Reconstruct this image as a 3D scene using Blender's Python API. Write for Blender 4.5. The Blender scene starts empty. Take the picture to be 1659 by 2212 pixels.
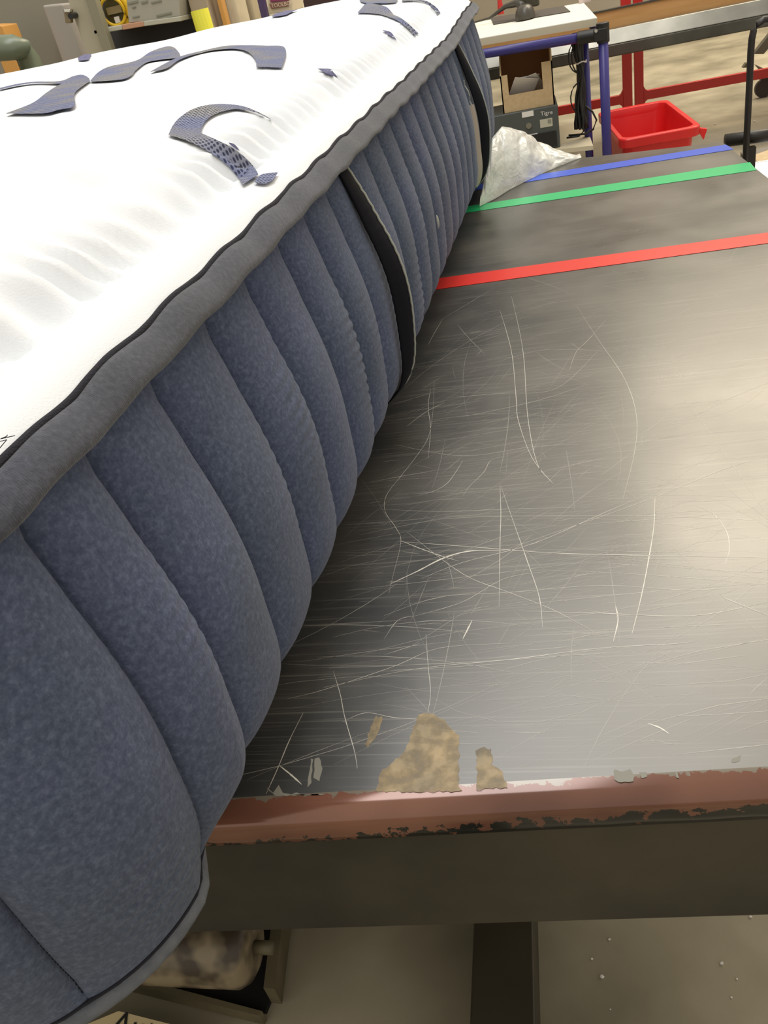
import bpy, bmesh, math, random
from mathutils import Vector, Matrix, noise
random.seed(7)
sc = bpy.context.scene
C = bpy.data.collections.new('scene'); sc.collection.children.link(C)
# ---------------------------------------------------------------- camera
W, H, FPX = 1659, 2212, 1750.0
YAW, PITCH, ROLL = -0.25679, 0.58171, -0.22677
CAM = Vector((0, 0, 1.3))
fw = Vector((math.sin(YAW)*math.cos(PITCH), math.cos(YAW)*math.cos(PITCH), -math.sin(PITCH)))
r0 = Vector((math.cos(YAW), -math.sin(YAW), 0)); u0 = r0.cross(fw)
RX = r0*math.cos(ROLL) + u0*math.sin(ROLL); UP = -r0*math.sin(ROLL) + u0*math.cos(ROLL)
cd = bpy.data.cameras.new('camera'); cam = bpy.data.objects.new('camera', cd); C.objects.link(cam)
M = Matrix((RX, UP, -fw)).transposed().to_4x4(); M.translation = CAM
cam.matrix_world = M
cd.sensor_fit = 'VERTICAL'; cd.sensor_height = 24; cd.lens = 24*FPX/H
cd.clip_start = .02; cd.clip_end = 100
sc.camera = cam
# ---------------------------------------------------------------- light
wd = bpy.data.worlds.new('hall'); sc.world = wd; wd.use_nodes = True
bg = wd.node_tree.nodes['Background']; bg.inputs[0].default_value = (1, .92, .79, 1); bg.inputs[1].default_value = .66
def area(name, loc, size, power, rot=(0, 0, 0), col=(1, .94, .84)):
    l = bpy.data.lights.new(name, 'AREA'); l.shape = 'RECTANGLE'; l.size, l.size_y = size; l.energy = power; l.color = col
    o = bpy.data.objects.new(name, l); C.objects.link(o); o.location = loc; o.rotation_euler = rot; return o
area('ceiling_lamp', (-.6, 1.6, 5.6), (1.6, 4.5), 118, col=(.97, .98, 1))
area('ceiling_lamp', (3.0, 8.3, 5.6), (4.0, 4.6), 400, col=(1, .86, .64))
area('ceiling_lamp', (.5, 4.6, 5.6), (2.4, 2.6), 70)
sc.view_settings.view_transform = 'Standard'; sc.view_settings.look = 'None'
sc.view_settings.gamma = 1; sc.view_settings.use_curve_mapping = False
sc.view_settings.exposure = 0.15

# ---------------------------------------------------------------- helpers
def ray(px, py):
    return RX*((px-W/2)/FPX) - UP*((py-H/2)/FPX) + fw
def at(px, py, z=None, y=None):
    d = ray(px, py); t = (z-CAM.z)/d.z if z is not None else (y-CAM.y)/d.y
    return CAM + d*t
def tag(o, label=None, cat=None, group=None, kind=None):
    if label: o['label'] = label
    if cat: o['category'] = cat
    if group: o['group'] = group
    if kind: o['kind'] = kind
    return o
def empty(name, loc, label=None, cat=None, group=None, rz=0):
    o = bpy.data.objects.new(name, None); C.objects.link(o); o.location = loc; o.rotation_euler[2] = rz
    o.empty_display_size = .1
    return tag(o, label, cat, group)
class MB:
    """collects world-space geometry, then links it as ONE mesh object"""
    def __init__(s): s.v = []; s.f = []; s.uv = []
    def add(s, vs, fs, uvs=None):
        n = len(s.v); s.v += [Vector(v) for v in vs]; s.f += [tuple(i+n for i in f) for f in fs]
        s.uv += (uvs if uvs else [(0, 0)]*len(vs)); return s
    def hexa(s, p):   # 8 points: bottom 4 ccw, top 4 ccw
        return s.add(p, [(0, 3, 2, 1), (4, 5, 6, 7), (0, 1, 5, 4), (1, 2, 6, 5), (2, 3, 7, 6), (3, 0, 4, 7)])
    def box(s, c, size, rz=0, rx=0, ry=0):
        m = Matrix.Rotation(rz, 3, 'Z') @ Matrix.Rotation(ry, 3, 'Y') @ Matrix.Rotation(rx, 3, 'X'); c = Vector(c); a, b, d = [q/2 for q in size]
        P = [(-a, -b, -d), (a, -b, -d), (a, b, -d), (-a, b, -d), (-a, -b, d), (a, -b, d), (a, b, d), (-a, b, d)]
        return s.hexa([c + m @ Vector(q) for q in P])
    def tube(s, pts, r, n=12, closed=False, up=None, ry=None):
        pts = [Vector(p) for p in pts]; N = len(pts); vs = []; uv = []; L = 0
        for i, p in enumerate(pts):
            a = pts[i-1] if (i or closed) else p; b = pts[(i+1) % N] if (i < N-1 or closed) else p
            t = (b-a).normalized(); u = up if up is not None else (Vector((0, 0, 1)) if abs(t.z) < .9 else Vector((1, 0, 0)))
            x = t.cross(u).normalized(); y = x.cross(t)
            rr = r[i] if isinstance(r, (list, tuple)) else r; r2 = ry if ry else rr
            if i: L += (p-pts[i-1]).length
            for k in range(n):
                th = 2*math.pi*k/n; vs.append(p + x*rr*math.cos(th) + y*r2*math.sin(th)); uv.append((L, th/6.283))
        fs = []
        for i in range(N if closed else N-1):
            for k in range(n):
                j = (i+1) % N; fs.append((i*n+k, i*n+(k+1) % n, j*n+(k+1) % n, j*n+k))
        if not closed: fs += [tuple(range(n))[::-1], tuple((N-1)*n+k for k in range(n))]
        return s.add(vs, fs, uv)
    def grid(s, rows, closed=False, uvs=None):
        n = len(rows[0]); vs = [v for r in rows for v in r]; fs = []
        for i in range(len(rows)-1):
            for k in range(n if closed else n-1):
                fs.append((i*n+k, i*n+(k+1) % n, (i+1)*n+(k+1) % n, (i+1)*n+k))
        return s.add(vs, fs, uvs)
    def prism(s, pts, d):   # polygon extruded by vector d
        n = len(pts); pts = [Vector(p) for p in pts]; d = Vector(d)
        fs = [tuple(range(n))[::-1], tuple(range(n, 2*n))] + [(i, (i+1) % n, n+(i+1) % n, n+i) for i in range(n)]
        return s.add(pts+[p+d for p in pts], fs)
    def build(s, name, mat, parent=None, smooth=False, bevel=0, seg=2):
        me = bpy.data.meshes.new(name); off = Vector((0, 0, 0))
        if parent is not None:
            off = world_loc(parent)
            vs = [v-off for v in s.v]
        else:
            lo = [min(v[i] for v in s.v) for i in range(3)]; hi = [max(v[i] for v in s.v) for i in range(3)]
            off = Vector(((lo[0]+hi[0])/2, (lo[1]+hi[1])/2, lo[2])); vs = [v-off for v in s.v]
        me.from_pydata(vs, [], s.f)
        ul = me.uv_layers.new(name='UVMap'); idx = [0]*len(me.loops); me.loops.foreach_get('vertex_index', idx)
        fl = []
        for i in idx: fl += s.uv[i]
        ul.data.foreach_set('uv', fl)
        bm = bmesh.new(); bm.from_mesh(me); bmesh.ops.recalc_face_normals(bm, faces=bm.faces)
        bm.to_mesh(me); bm.free()
        if smooth: me.shade_smooth()
        me.materials.append(mat); o = bpy.data.objects.new(name, me); C.objects.link(o)
        if parent is not None: o.parent = parent
        else: o.location = off
        if bevel:
            b = o.modifiers.new('bevel', 'BEVEL'); b.width = bevel; b.segments = seg; b.limit_method = 'ANGLE'; b.angle_limit = .6
            me.shade_smooth()
            for p in me.polygons: p.use_smooth = True
            b.harden_normals = True
        return o
def world_loc(o):
    v = Vector((0, 0, 0))
    while o is not None: v += o.location; o = o.parent
    return v
def text(body, name, mat, parent, o, ux, uy, size, depth=.0006):
    """flat lettering: origin o, baseline direction ux, up direction uy"""
    cu = bpy.data.curves.new(name, 'FONT'); cu.body = body; cu.size = size; cu.extrude = depth; cu.space_character = 1.05
    t = bpy.data.objects.new(name, cu); C.objects.link(t); bpy.context.view_layer.update()
    me = bpy.data.meshes.new_from_object(t); bpy.data.objects.remove(t)
    ux = Vector(ux).normalized(); uy = Vector(uy).normalized(); n = ux.cross(uy)
    off = world_loc(parent); o = Vector(o)
    for v in me.vertices: v.co = o + ux*v.co.x + uy*v.co.y + n*v.co.z - off
    me.materials.clear(); me.materials.append(mat)
    ob = bpy.data.objects.new(name, me); C.objects.link(ob); ob.parent = parent; return ob

# ---------------------------------------------------------------- materials
def mat(name, col, rough=.6, metal=0, spec=.5, col2=None, scale=8, detail=5, contrast=.2, bump=0, bscale=60, bdist=.002, coords='Object', stretch=None, emit=0, coat=0):
    m = bpy.data.materials.new(name); m.use_nodes = True; nt = m.node_tree; N = nt.nodes; L = nt.links
    p = N['Principled BSDF']; p.inputs['Base Color'].default_value = (*col, 1); p.inputs['Roughness'].default_value = rough
    p.inputs['Metallic'].default_value = metal; p.inputs['Specular IOR Level'].default_value = spec; p.inputs['Coat Weight'].default_value = coat
    tc = N.new('ShaderNodeTexCoord'); mp = N.new('ShaderNodeMapping'); L.new(tc.outputs[coords], mp.inputs[0])
    if stretch: mp.inputs['Scale'].default_value = stretch
    if col2:
        n = N.new('ShaderNodeTexNoise'); n.inputs['Scale'].default_value = scale; n.inputs['Detail'].default_value = detail; L.new(mp.outputs[0], n.inputs[0])
        r = N.new('ShaderNodeValToRGB'); r.color_ramp.elements[0].position = .5-contrast; r.color_ramp.elements[1].position = .5+contrast
        r.color_ramp.elements[0].color = (*col, 1); r.color_ramp.elements[1].color = (*col2, 1)
        L.new(n.outputs[0], r.inputs[0]); L.new(r.outputs[0], p.inputs['Base Color'])
    if bump:
        n = N.new('ShaderNodeTexNoise'); n.inputs['Scale'].default_value = bscale; n.inputs['Detail'].default_value = 4; L.new(mp.outputs[0], n.inputs[0])
        b = N.new('ShaderNodeBump'); b.inputs['Strength'].default_value = bump; b.inputs['Distance'].default_value = bdist
        L.new(n.outputs[0], b.inputs['Height']); L.new(b.outputs[0], p.inputs['Normal'])
    return m
def nodes(m): return m.node_tree.nodes, m.node_tree.links, m.node_tree.nodes['Principled BSDF']
def newnode(N, t, **kw):
    n = N.new(t)
    for k, v in kw.items(): setattr(n, k, v)
    return n

# knit fabric of the side: heathered navy
def knit(name, c1, c2, c3, fine=900, sheen=.3):
    m = mat(name, c1, rough=.9, spec=.2); N, L, p = nodes(m)
    tc = N.new('ShaderNodeTexCoord')
    n1 = N.new('ShaderNodeTexNoise'); n1.inputs['Scale'].default_value = 260; n1.inputs['Detail'].default_value = 6; n1.inputs['Roughness'].default_value = .7
    L.new(tc.outputs['Object'], n1.inputs[0])
    r = N.new('ShaderNodeValToRGB'); e = r.color_ramp.elements; e[0].position = .3; e[0].color = (*c1, 1); e[1].position = .72; e[1].color = (*c3, 1)
    k = e.new(.5); k.color = (*c2, 1); L.new(n1.outputs[0], r.inputs[0])
    n2 = N.new('ShaderNodeTexNoise'); n2.inputs['Scale'].default_value = 6; n2.inputs['Detail'].default_value = 3; L.new(tc.outputs['Object'], n2.inputs[0])
    mx = newnode(N, 'ShaderNodeMix', data_type='RGBA', blend_type='MULTIPLY'); mx.inputs[0].default_value = .6
    r2 = N.new('ShaderNodeValToRGB'); r2.color_ramp.elements[0].position = .35; r2.color_ramp.elements[0].color = (.85, .9, .85, 1); r2.color_ramp.elements[1].position = .65; r2.color_ramp.elements[1].color = (1.1, 1.08, 1.25, 1)
    L.new(n2.outputs[0], r2.inputs[0]); L.new(r.outputs[0], mx.inputs[6]); L.new(r2.outputs[0], mx.inputs[7]); L.new(mx.outputs[2], p.inputs['Base Color'])
    w = newnode(N, 'ShaderNodeTexWave', bands_direction='X'); w.inputs['Scale'].default_value = fine/6.28; w.inputs['Distortion'].default_value = 1.5; w.inputs['Detail'].default_value = 1
    L.new(tc.outputs['UV'], w.inputs[0])
    ad = newnode(N, 'ShaderNodeMath', operation='MULTIPLY_ADD'); ad.inputs[1].default_value = .10; L.new(w.outputs['Fac'], ad.inputs[0]); L.new(n1.outputs[0], ad.inputs[2])
    b = N.new('ShaderNodeBump'); b.inputs['Strength'].default_value = .5; b.inputs['Distance'].default_value = .001
    L.new(ad.outputs[0], b.inputs['Height']); L.new(b.outputs[0], p.inputs['Normal'])
    p.inputs['Sheen Weight'].default_value = sheen; p.inputs['Sheen Roughness'].default_value = .5
    return m
NAVY = knit('navy_knit', (.055, .071, .120), (.086, .107, .170), (.145, .175, .252), sheen=.14)
BIND = knit('charcoal_binding', (.045, .048, .060), (.062, .066, .080), (.09, .095, .115), fine=1400)
BOTTOM = mat('grey_bottom_fabric', (.11, .12, .14), .9, col2=(.15, .16, .18), scale=120, bump=.3, bscale=600)
CORD = mat('dark_braid', (.012, .012, .02), .9, bump=.8, bscale=900)
WHITEKNIT = mat('white_knit', (.80, .825, .85), .85, bump=.35, bscale=700, bdist=.001)
STRAP = mat('black_strap', (.007, .007, .011), .85, spec=.2, bump=.4, bscale=1200, bdist=.0006)
PIPING = mat('off_white_piping', (.42, .43, .38), .7)
TAGW = mat('beige_tag', (.55, .46, .38), .7)
DIAM = mat('purple_grey_thread', (.13, .13, .24), .8, bump=.5, bscale=500)
def swirl_mat():
    m = mat('mesh_weave', (.1, .12, .2), .8, spec=.2); N, L, p = nodes(m)
    tc = N.new('ShaderNodeTexCoord'); mp = N.new('ShaderNodeMapping'); mp.inputs['Rotation'].default_value = (0, 0, .785); mp.inputs['Scale'].default_value = (270, 270, 270); L.new(tc.outputs['Object'], mp.inputs[0])
    v = newnode(N, 'ShaderNodeTexVoronoi', voronoi_dimensions='2D'); v.inputs['Scale'].default_value = 1.0; v.inputs['Randomness'].default_value = .12; L.new(mp.outputs[0], v.inputs['Vector'])
    r = N.new('ShaderNodeValToRGB'); e = r.color_ramp.elements; e[0].position = .28; e[0].color = (.055, .06, .09, 1); e[1].position = .42; e[1].color = (.28, .29, .325, 1)
    L.new(v.outputs['Distance'], r.inputs[0])
    n = N.new('ShaderNodeTexNoise'); n.inputs['Scale'].default_value = 14; L.new(tc.outputs['Object'], n.inputs[0])
    mx = newnode(N, 'ShaderNodeMix', data_type='RGBA', blend_type='MULTIPLY'); mx.inputs[0].default_value = 1
    r2 = N.new('ShaderNodeValToRGB'); r2.color_ramp.elements[0].position = .4; r2.color_ramp.elements[0].color = (.8, .85, 1.15, 1); r2.color_ramp.elements[1].position = .62; r2.color_ramp.elements[1].color = (1.1, 1.05, .95, 1)
    L.new(n.outputs[0], r2.inputs[0]); L.new(r.outputs[0], mx.inputs[6]); L.new(r2.outputs[0], mx.inputs[7]); L.new(mx.outputs[2], p.inputs['Base Color'])
    b = N.new('ShaderNodeBump'); b.inputs['Strength'].default_value = .5; b.inputs['Distance'].default_value = .001; L.new(v.outputs['Distance'], b.inputs['Height']); L.new(b.outputs[0], p.inputs['Normal'])
    return m
SWIRL = swirl_mat()
def laminate():
    m = mat('worn_black_laminate', (.02, .02, .02), .3, spec=.5); N, L, p = nodes(m); p.inputs['IOR'].default_value = 2.0
    tc = N.new('ShaderNodeTexCoord')
    def scr(rot, sc_, dens, lo, hi):
        mp = N.new('ShaderNodeMapping'); mp.inputs['Rotation'].default_value = (0, 0, rot); mp.inputs['Scale'].default_value = sc_; L.new(tc.outputs['Object'], mp.inputs[0])
        n = newnode(N, 'ShaderNodeTexNoise', noise_dimensions='2D'); n.inputs['Scale'].default_value = dens; n.inputs['Detail'].default_value = 3; L.new(mp.outputs[0], n.inputs[0])
        r = newnode(N, 'ShaderNodeMapRange'); r.inputs[1].default_value = lo; r.inputs[2].default_value = hi; L.new(n.outputs[0], r.inputs[0]); return r.outputs[0]
    outs = [scr(.05, (4, 260, 1), 1, .62, .8), scr(-.25, (5, 300, 1), 1, .64, .82), scr(1.3, (5, 320, 1), 1, .66, .85), scr(.5, (6, 300, 1), 1, .66, .85)]
    s = outs[0]
    for o in outs[1:]:
        a = newnode(N, 'ShaderNodeMath', operation='MAXIMUM'); L.new(s, a.inputs[0]); L.new(o, a.inputs[1]); s = a.outputs[0]
    big = N.new('ShaderNodeTexNoise'); big.inputs['Scale'].default_value = 5; big.inputs['Detail'].default_value = 6; L.new(tc.outputs['Object'], big.inputs[0])
    base = N.new('ShaderNodeValToRGB'); e = base.color_ramp.elements; e[0].position = .35; e[0].color = (.020, .022, .021, 1); e[1].position = .7; e[1].color = (.062, .057, .045, 1)
    L.new(big.outputs[0], base.inputs[0])
    mx = newnode(N, 'ShaderNodeMix', data_type='RGBA'); mu = newnode(N, 'ShaderNodeMath', operation='MULTIPLY'); mu.inputs[1].default_value = .26
    L.new(s, mu.inputs[0]); L.new(mu.outputs[0], mx.inputs[0]); L.new(base.outputs[0], mx.inputs[6]); mx.inputs[7].default_value = (.3, .29, .25, 1)
    L.new(mx.outputs[2], p.inputs['Base Color'])
    rr = newnode(N, 'ShaderNodeMapRange'); rr.inputs[1].default_value = .3; rr.inputs[2].default_value = .7; rr.inputs[3].default_value = .25; rr.inputs[4].default_value = .38
    L.new(big.outputs[0], rr.inputs[0]); L.new(rr.outputs[0], p.inputs['Roughness'])
    b = N.new('ShaderNodeBump'); b.inputs['Strength'].default_value = .04; b.inputs['Distance'].default_value = .0004; L.new(s, b.inputs['Height']); L.new(b.outputs[0], p.inputs['Normal'])
    return m
LAM = laminate()
def nosing_mat():   # copper-brown worn through, black paint left below a ragged line
    m = mat('copper_brown_nosing', (.25, .09, .05), .14, spec=.9, metal=.2); N, L, p = nodes(m)
    tc = N.new('ShaderNodeTexCoord'); sp = N.new('ShaderNodeSeparateXYZ'); L.new(tc.outputs['UV'], sp.inputs[0])
    n = N.new('ShaderNodeTexNoise'); n.inputs['Scale'].default_value = 75; n.inputs['Detail'].default_value = 6; n.inputs['Roughness'].default_value = .65; L.new(tc.outputs['Object'], n.inputs[0])
    n3 = N.new('ShaderNodeTexNoise'); n3.inputs['Scale'].default_value = 9; L.new(tc.outputs['Object'], n3.inputs[0])
    # v (0 top .. 1 bottom); more paint left to the right
    a = newnode(N, 'ShaderNodeMath', operation='MULTIPLY_ADD'); a.inputs[1].default_value = .55; L.new(n.outputs[0], a.inputs[0]); L.new(sp.outputs[1], a.inputs[2])
    a2 = newnode(N, 'ShaderNodeMath', operation='MULTIPLY_ADD'); a2.inputs[1].default_value = .42; L.new(sp.outputs[0], a2.inputs[0]); L.new(a.outputs[0], a2.inputs[2])
    gt = newnode(N, 'ShaderNodeMath', operation='GREATER_THAN'); gt.inputs[1].default_value = .97; L.new(a2.outputs[0], gt.inputs[0])
    r = N.new('ShaderNodeValToRGB'); e = r.color_ramp.elements; e[0].position = .3; e[0].color = (.13, .048, .028, 1); e[1].position = .7; e[1].color = (.27, .115, .07, 1); L.new(n3.outputs[0], r.inputs[0])
    mx = newnode(N, 'ShaderNodeMix', data_type='RGBA'); L.new(gt.outputs[0], mx.inputs[0]); L.new(r.outputs[0], mx.inputs[6]); mx.inputs[7].default_value = (.012, .012, .010, 1)
    # ragged pale rim along the top
    lt = newnode(N, 'ShaderNodeMath', operation='LESS_THAN'); lt.inputs[1].default_value = .32; L.new(a.outputs[0], lt.inputs[0])
    mx2 = newnode(N, 'ShaderNodeMix', data_type='RGBA'); L.new(lt.outputs[0], mx2.inputs[0]); L.new(mx.outputs[2], mx2.inputs[6]); mx2.inputs[7].default_value = (.20, .17, .13, 1)
    L.new(mx2.outputs[2], p.inputs['Base Color'])
    b = N.new('ShaderNodeBump'); b.inputs['Strength'].default_value = .3; b.inputs['Distance'].default_value = .0006; L.new(gt.outputs[0], b.inputs['Height']); L.new(b.outputs[0], p.inputs['Normal'])
    return m
NOSE = nosing_mat()
APRON = mat('dark_oiled_steel', (.014, .012, .009), .5, spec=.5, col2=(.055, .046, .028), scale=5, contrast=.16, bump=.1, bscale=40)
STEELB = mat('black_brown_steel', (.022, .019, .012), .45, col2=(.05, .042, .026), scale=4)
CONCRETE = mat('stained_concrete', (.17, .15, .10), .55, col2=(.46, .41, .30), scale=2.6, detail=8, contrast=.22, bump=.15, bscale=25)
CONC_FAR = CONCRETE
RED = mat('red_paint', (.62, .035, .03), .35, spec=.5)
REDPL = mat('red_plastic', (.62, .012, .015), .35, col2=(.72, .02, .02), scale=6, bump=.1)
BLUEP = mat('blue_coated_pipe', (.035, .03, .19), .35, spec=.5)
BLACKPL = mat('black_plastic', (.012, .012, .012), .4)
BLACKM = mat('black_metal', (.02, .015, .012), .45)
BENCHW = mat('white_melamine', (.85, .83, .74), .4)
EDGEW = mat('beige_edge_band', (.58, .52, .38), .5)
PARTICLE = mat('tan_cardboard', (.50, .36, .19), .75, col2=(.58, .43, .25), scale=60)
CARDIN = mat('brown_cardboard_inside', (.20, .09, .03), .85)
PAPER = mat('paper', (.75, .72, .68), .8)
GREYBOX = mat('dark_grey_casing', (.07, .08, .075), .5)
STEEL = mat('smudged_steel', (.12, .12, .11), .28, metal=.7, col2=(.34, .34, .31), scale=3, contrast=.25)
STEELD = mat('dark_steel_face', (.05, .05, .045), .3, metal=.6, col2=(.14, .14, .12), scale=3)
WOOD = mat('orange_plywood', (.52, .27, .09), .6, col2=(.60, .34, .13), scale=5, stretch=(1, 8, 8))
WALLM = mat('hall_wall', (.34, .30, .23), .8, col2=(.38, .34, .27), scale=1)
YEL = mat('yellow_plastic', (.85, .55, .02), .4); NEON = mat('neon_yellow_plastic', (.95, .9, .08), .45)
CREAM = mat('cream_powder_coat', (.42, .38, .27), .5, col2=(.47, .43, .32), scale=2)
GREYG = mat('grey_green_cover', (.27, .26, .20), .6, col2=(.30, .27, .22), scale=2)
SILV = mat('grey_silver_panel', (.37, .34, .30), .5); CHROME = mat('polished_steel', (.7, .7, .65), .15, metal=1)
ORANGE = mat('orange_plastic', (.65, .33, .08), .5); SALMON = mat('salmon_label', (.55, .30, .18), .7); SHELF = mat('pale_shelf_edge', (.50, .48, .38), .6)
BAGM = mat('kraft_sack', (.58, .50, .35), .8, col2=(.66, .58, .42), scale=9, bump=.4, bscale=14, bdist=.01); PURP = mat('dark_purple_paint', (.07, .045, .12), .4)
def flat(n, c, r=.35): return mat(n, c, r, spec=.5)
TBLUE = flat('blue_tape', (.03, .10, .62), .3); TGREEN = flat('green_tape', (.02, .50, .17), .3); TRED = flat('red_tape', (.72, .03, .02), .3)
SCRATCH = mat('pale_scratch', (.55, .52, .45), .38)
def alpha(m, a):
    nodes(m)[2].inputs['Alpha'].default_value = a; return m
SCR2 = alpha(mat('faint_scratch', (.46, .44, .38), .38), .6)
for q_ in (SCRATCH, SCR2): nodes(q_)[2].inputs['IOR'].default_value = 2.0
BRASS = mat('worn_through_tan', (.42, .31, .16), .45, spec=.5, col2=(.22, .18, .11), scale=45, contrast=.25, bump=.2, bscale=80)
def patchy(m, lo, hi, sc_=70):
    N, L, p = nodes(m); tc = N.new('ShaderNodeTexCoord'); n = N.new('ShaderNodeTexNoise'); n.inputs['Scale'].default_value = sc_; n.inputs['Detail'].default_value = 5; L.new(tc.outputs['Object'], n.inputs[0])
    r = newnode(N, 'ShaderNodeMapRange'); r.inputs[1].default_value = .38; r.inputs[2].default_value = .58; r.inputs[3].default_value = lo; r.inputs[4].default_value = hi; L.new(n.outputs[0], r.inputs[0]); L.new(r.outputs[0], p.inputs['Alpha'])
patchy(BRASS, .35, .95)
ROLLER = mat('grimy_cream_enamel', (.05, .036, .022), .4, col2=(.25, .20, .125), scale=22, detail=2, contrast=.1)
PIT = mat('black_void_steel', (.004, .004, .003), .8)
LEDGE = mat('grimy_ledge', (.09, .08, .045), .6, col2=(.17, .14, .08), scale=14)
LABELC = mat('cream_placard', (.80, .66, .38), .6); INK = mat('black_ink', (.02, .02, .02), .6); INKG = mat('grey_ink', (.25, .25, .2), .6)
PLUM = mat('plum_print', (.28, .05, .12), .6); BROWNP = mat('brown_print', (.30, .15, .10), .6)
def bagmat():
    m = bpy.data.materials.new('clear_plastic_film'); m.use_nodes = True; N, L = m.node_tree.nodes, m.node_tree.links
    p = N['Principled BSDF']; p.inputs['Base Color'].default_value = (.95, .95, .88, 1); p.inputs['Roughness'].default_value = .2; p.inputs['Specular IOR Level'].default_value = .8
    tr = N.new('ShaderNodeBsdfTranslucent'); tr.inputs[0].default_value = (.85, .85, .76, 1); tp = N.new('ShaderNodeBsdfTransparent')
    a = N.new('ShaderNodeMixShader'); a.inputs[0].default_value = .22; b = N.new('ShaderNodeMixShader'); b.inputs[0].default_value = .10
    tc = N.new('ShaderNodeTexCoord'); n = N.new('ShaderNodeTexNoise'); n.inputs['Scale'].default_value = 40; n.inputs['Detail'].default_value = 3; n.inputs['Distortion'].default_value = 1.5; L.new(tc.outputs['Object'], n.inputs[0])
    bu = N.new('ShaderNodeBump'); bu.inputs['Strength'].default_value = .5; bu.inputs['Distance'].default_value = .006; L.new(n.outputs[0], bu.inputs['Height']); L.new(bu.outputs[0], p.inputs['Normal'])
    L.new(p.outputs[0], a.inputs[1]); L.new(tr.outputs[0], a.inputs[2]); L.new(a.outputs[0], b.inputs[1]); L.new(tp.outputs[0], b.inputs[2]); L.new(b.outputs[0], N['Material Output'].inputs[0])
    return m
FILM = bagmat()

# ---------------------------------------------------------------- setting
fl = MB().box((0, 6, -.05), (24, 20, .1)).build('floor', CONCRETE); tag(fl, kind='structure')
wb = MB().box((0, 15, 3), (24, .2, 6)).build('wall_back', WALLM); tag(wb, kind='structure')
wl = MB().box((-9, 6, 2), (.2, 18, 4)).build('wall_left', WALLM); tag(wl, kind='structure')

# ---------------------------------------------------------------- work table
TZ = .8
FD = Vector((.384, .022, 0)).normalized(); FN = Vector((FD.y, -FD.x, 0))      # along the front edge / outward to the viewer
F0 = Vector((.125, .385, TZ))                                                # a point on the laminate's front line
def fp(s, out=0, z=TZ): p = F0 + FD*s + FN*out; return Vector((p.x, p.y, z))
table = empty('work_table', (-.2, 1.3, 0), 'long black laminate work table with scratched top and worn copper-brown front edge', 'table')
XL = -1.45
RB, RF = Vector((.452, 2.194, TZ)), Vector((.467, 1.824, TZ))
rdir = (RF-RB).normalized(); RFRONT = RB + rdir*1.80
BLK = Vector((-1.9, 2.95, TZ)); fdir = (Vector((.091, 2.285, TZ))-RB).normalized(); BL = RB + fdir*1.95
sR = (RFRONT-F0).dot(FD)
top = MB().prism([fp(-1.6), fp(sR), RB, BL], (0, 0, -.022)); o = top.build('tabletop', LAM, table)
# nosing: quarter round, then short vertical face
rows = []; uv = []
S0, S1, NS = -1.6, sR, 160
for i in range(NS+1):
    s = S0+(S1-S0)*i/NS; row = []; w = .0009*noise.noise(Vector((s*30, 0, 0)))
    prof = [(0, 0)] + [(.019*math.sin(a*math.pi/2/10), -.017+.017*math.cos(a*math.pi/2/10)) for a in range(1, 11)] + [(.019+w, -.025), (.0185+w, -.033+w), (.014, -.036), (.0, -.036)]
    for k, (a, b) in enumerate(prof):
        row.append(fp(s, a, TZ+b)); uv.append((s, k/(len(prof)-1)))
    rows.append(row)
m = MB(); m.grid(rows, uvs=uv); m.build('front_nosing', NOSE, table, smooth=True)['label'] = 'copper-brown rounded front edge with chipped black paint'
ap = MB().prism([fp(-1.6, .0145, .7635), fp(sR, .0145, .7635), fp(sR, -.02, .7635), fp(-1.6, -.02, .7635)], (0, 0, -.1295))
ap.build('front_apron', APRON, table, bevel=.003)
MB().prism([RFRONT+Vector((-.002, .03, -.022)), RB+Vector((-.002, -.01, -.022)), RB+Vector((-.04, -.01, -.022)), RFRONT+Vector((-.04, .03, -.022))], (0, 0, -.1)).build('side_apron', APRON, table)
# feet: low box beam on the floor running away from the viewer, with a post to the top
zf = .1
bx0 = at(1023, 1990, z=zf).x; bx1 = at(1152, 1990, z=zf).x
MB().box(((bx0+bx1)/2, .95, zf/2), (bx1-bx0, 2.3, zf)).build('foot_beam', STEELB, table, bevel=.004)
MB().box((bx0-.75, .95, zf/2), (bx1-bx0, 2.3, zf)).build('foot_beam', STEELB, table, bevel=.004)
for yy in (.9, 1.9):
    MB().box(((bx0+bx1)/2, yy, .42), (.09, .09, .66)).build('leg', STEELB, table)
    MB().box((bx0-.75, yy, .42), (.09, .09, .66)).build('leg', STEELB, table)
# coloured tape strips across the top
def strip(name, m, a, b, c, d, lab):
    P = [at(*a, z=TZ), at(*b, z=TZ), at(*c, z=TZ), at(*d, z=TZ)]
    P = [Vector((p.x, p.y, TZ+.0003)) for p in P]
    o = MB().prism(P, (0, 0, .0005)).build(name, m, table); o['label'] = lab
def ext(a, b, n):  # extend the line a->b to x=n
    return (n, a[1]+(b[1]-a[1])*(n-a[0])/(b[0]-a[0]))
a, b = (975, 598), (1659, 503); c, d = (1659, 526), (970, 622)
rx = 1745
strip('tape_strip', TRED, ext(a, b, 900), ext(a, b, rx), ext(d, c, rx+20), ext(d, c, 900), 'red tape strip')
strip('tape_strip', TGREEN, ext((1050, 440), (1620, 351), 980), (1620, 351), (1634, 368), ext((1040, 455), (1634, 368), 980), 'green tape strip')
strip('tape_strip', TBLUE, ext((1160, 378), (1572, 312), 1000), (1568, 313), (1585, 323), ext((1140, 393), (1588, 322), 1000), 'blue tape strip')
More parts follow.
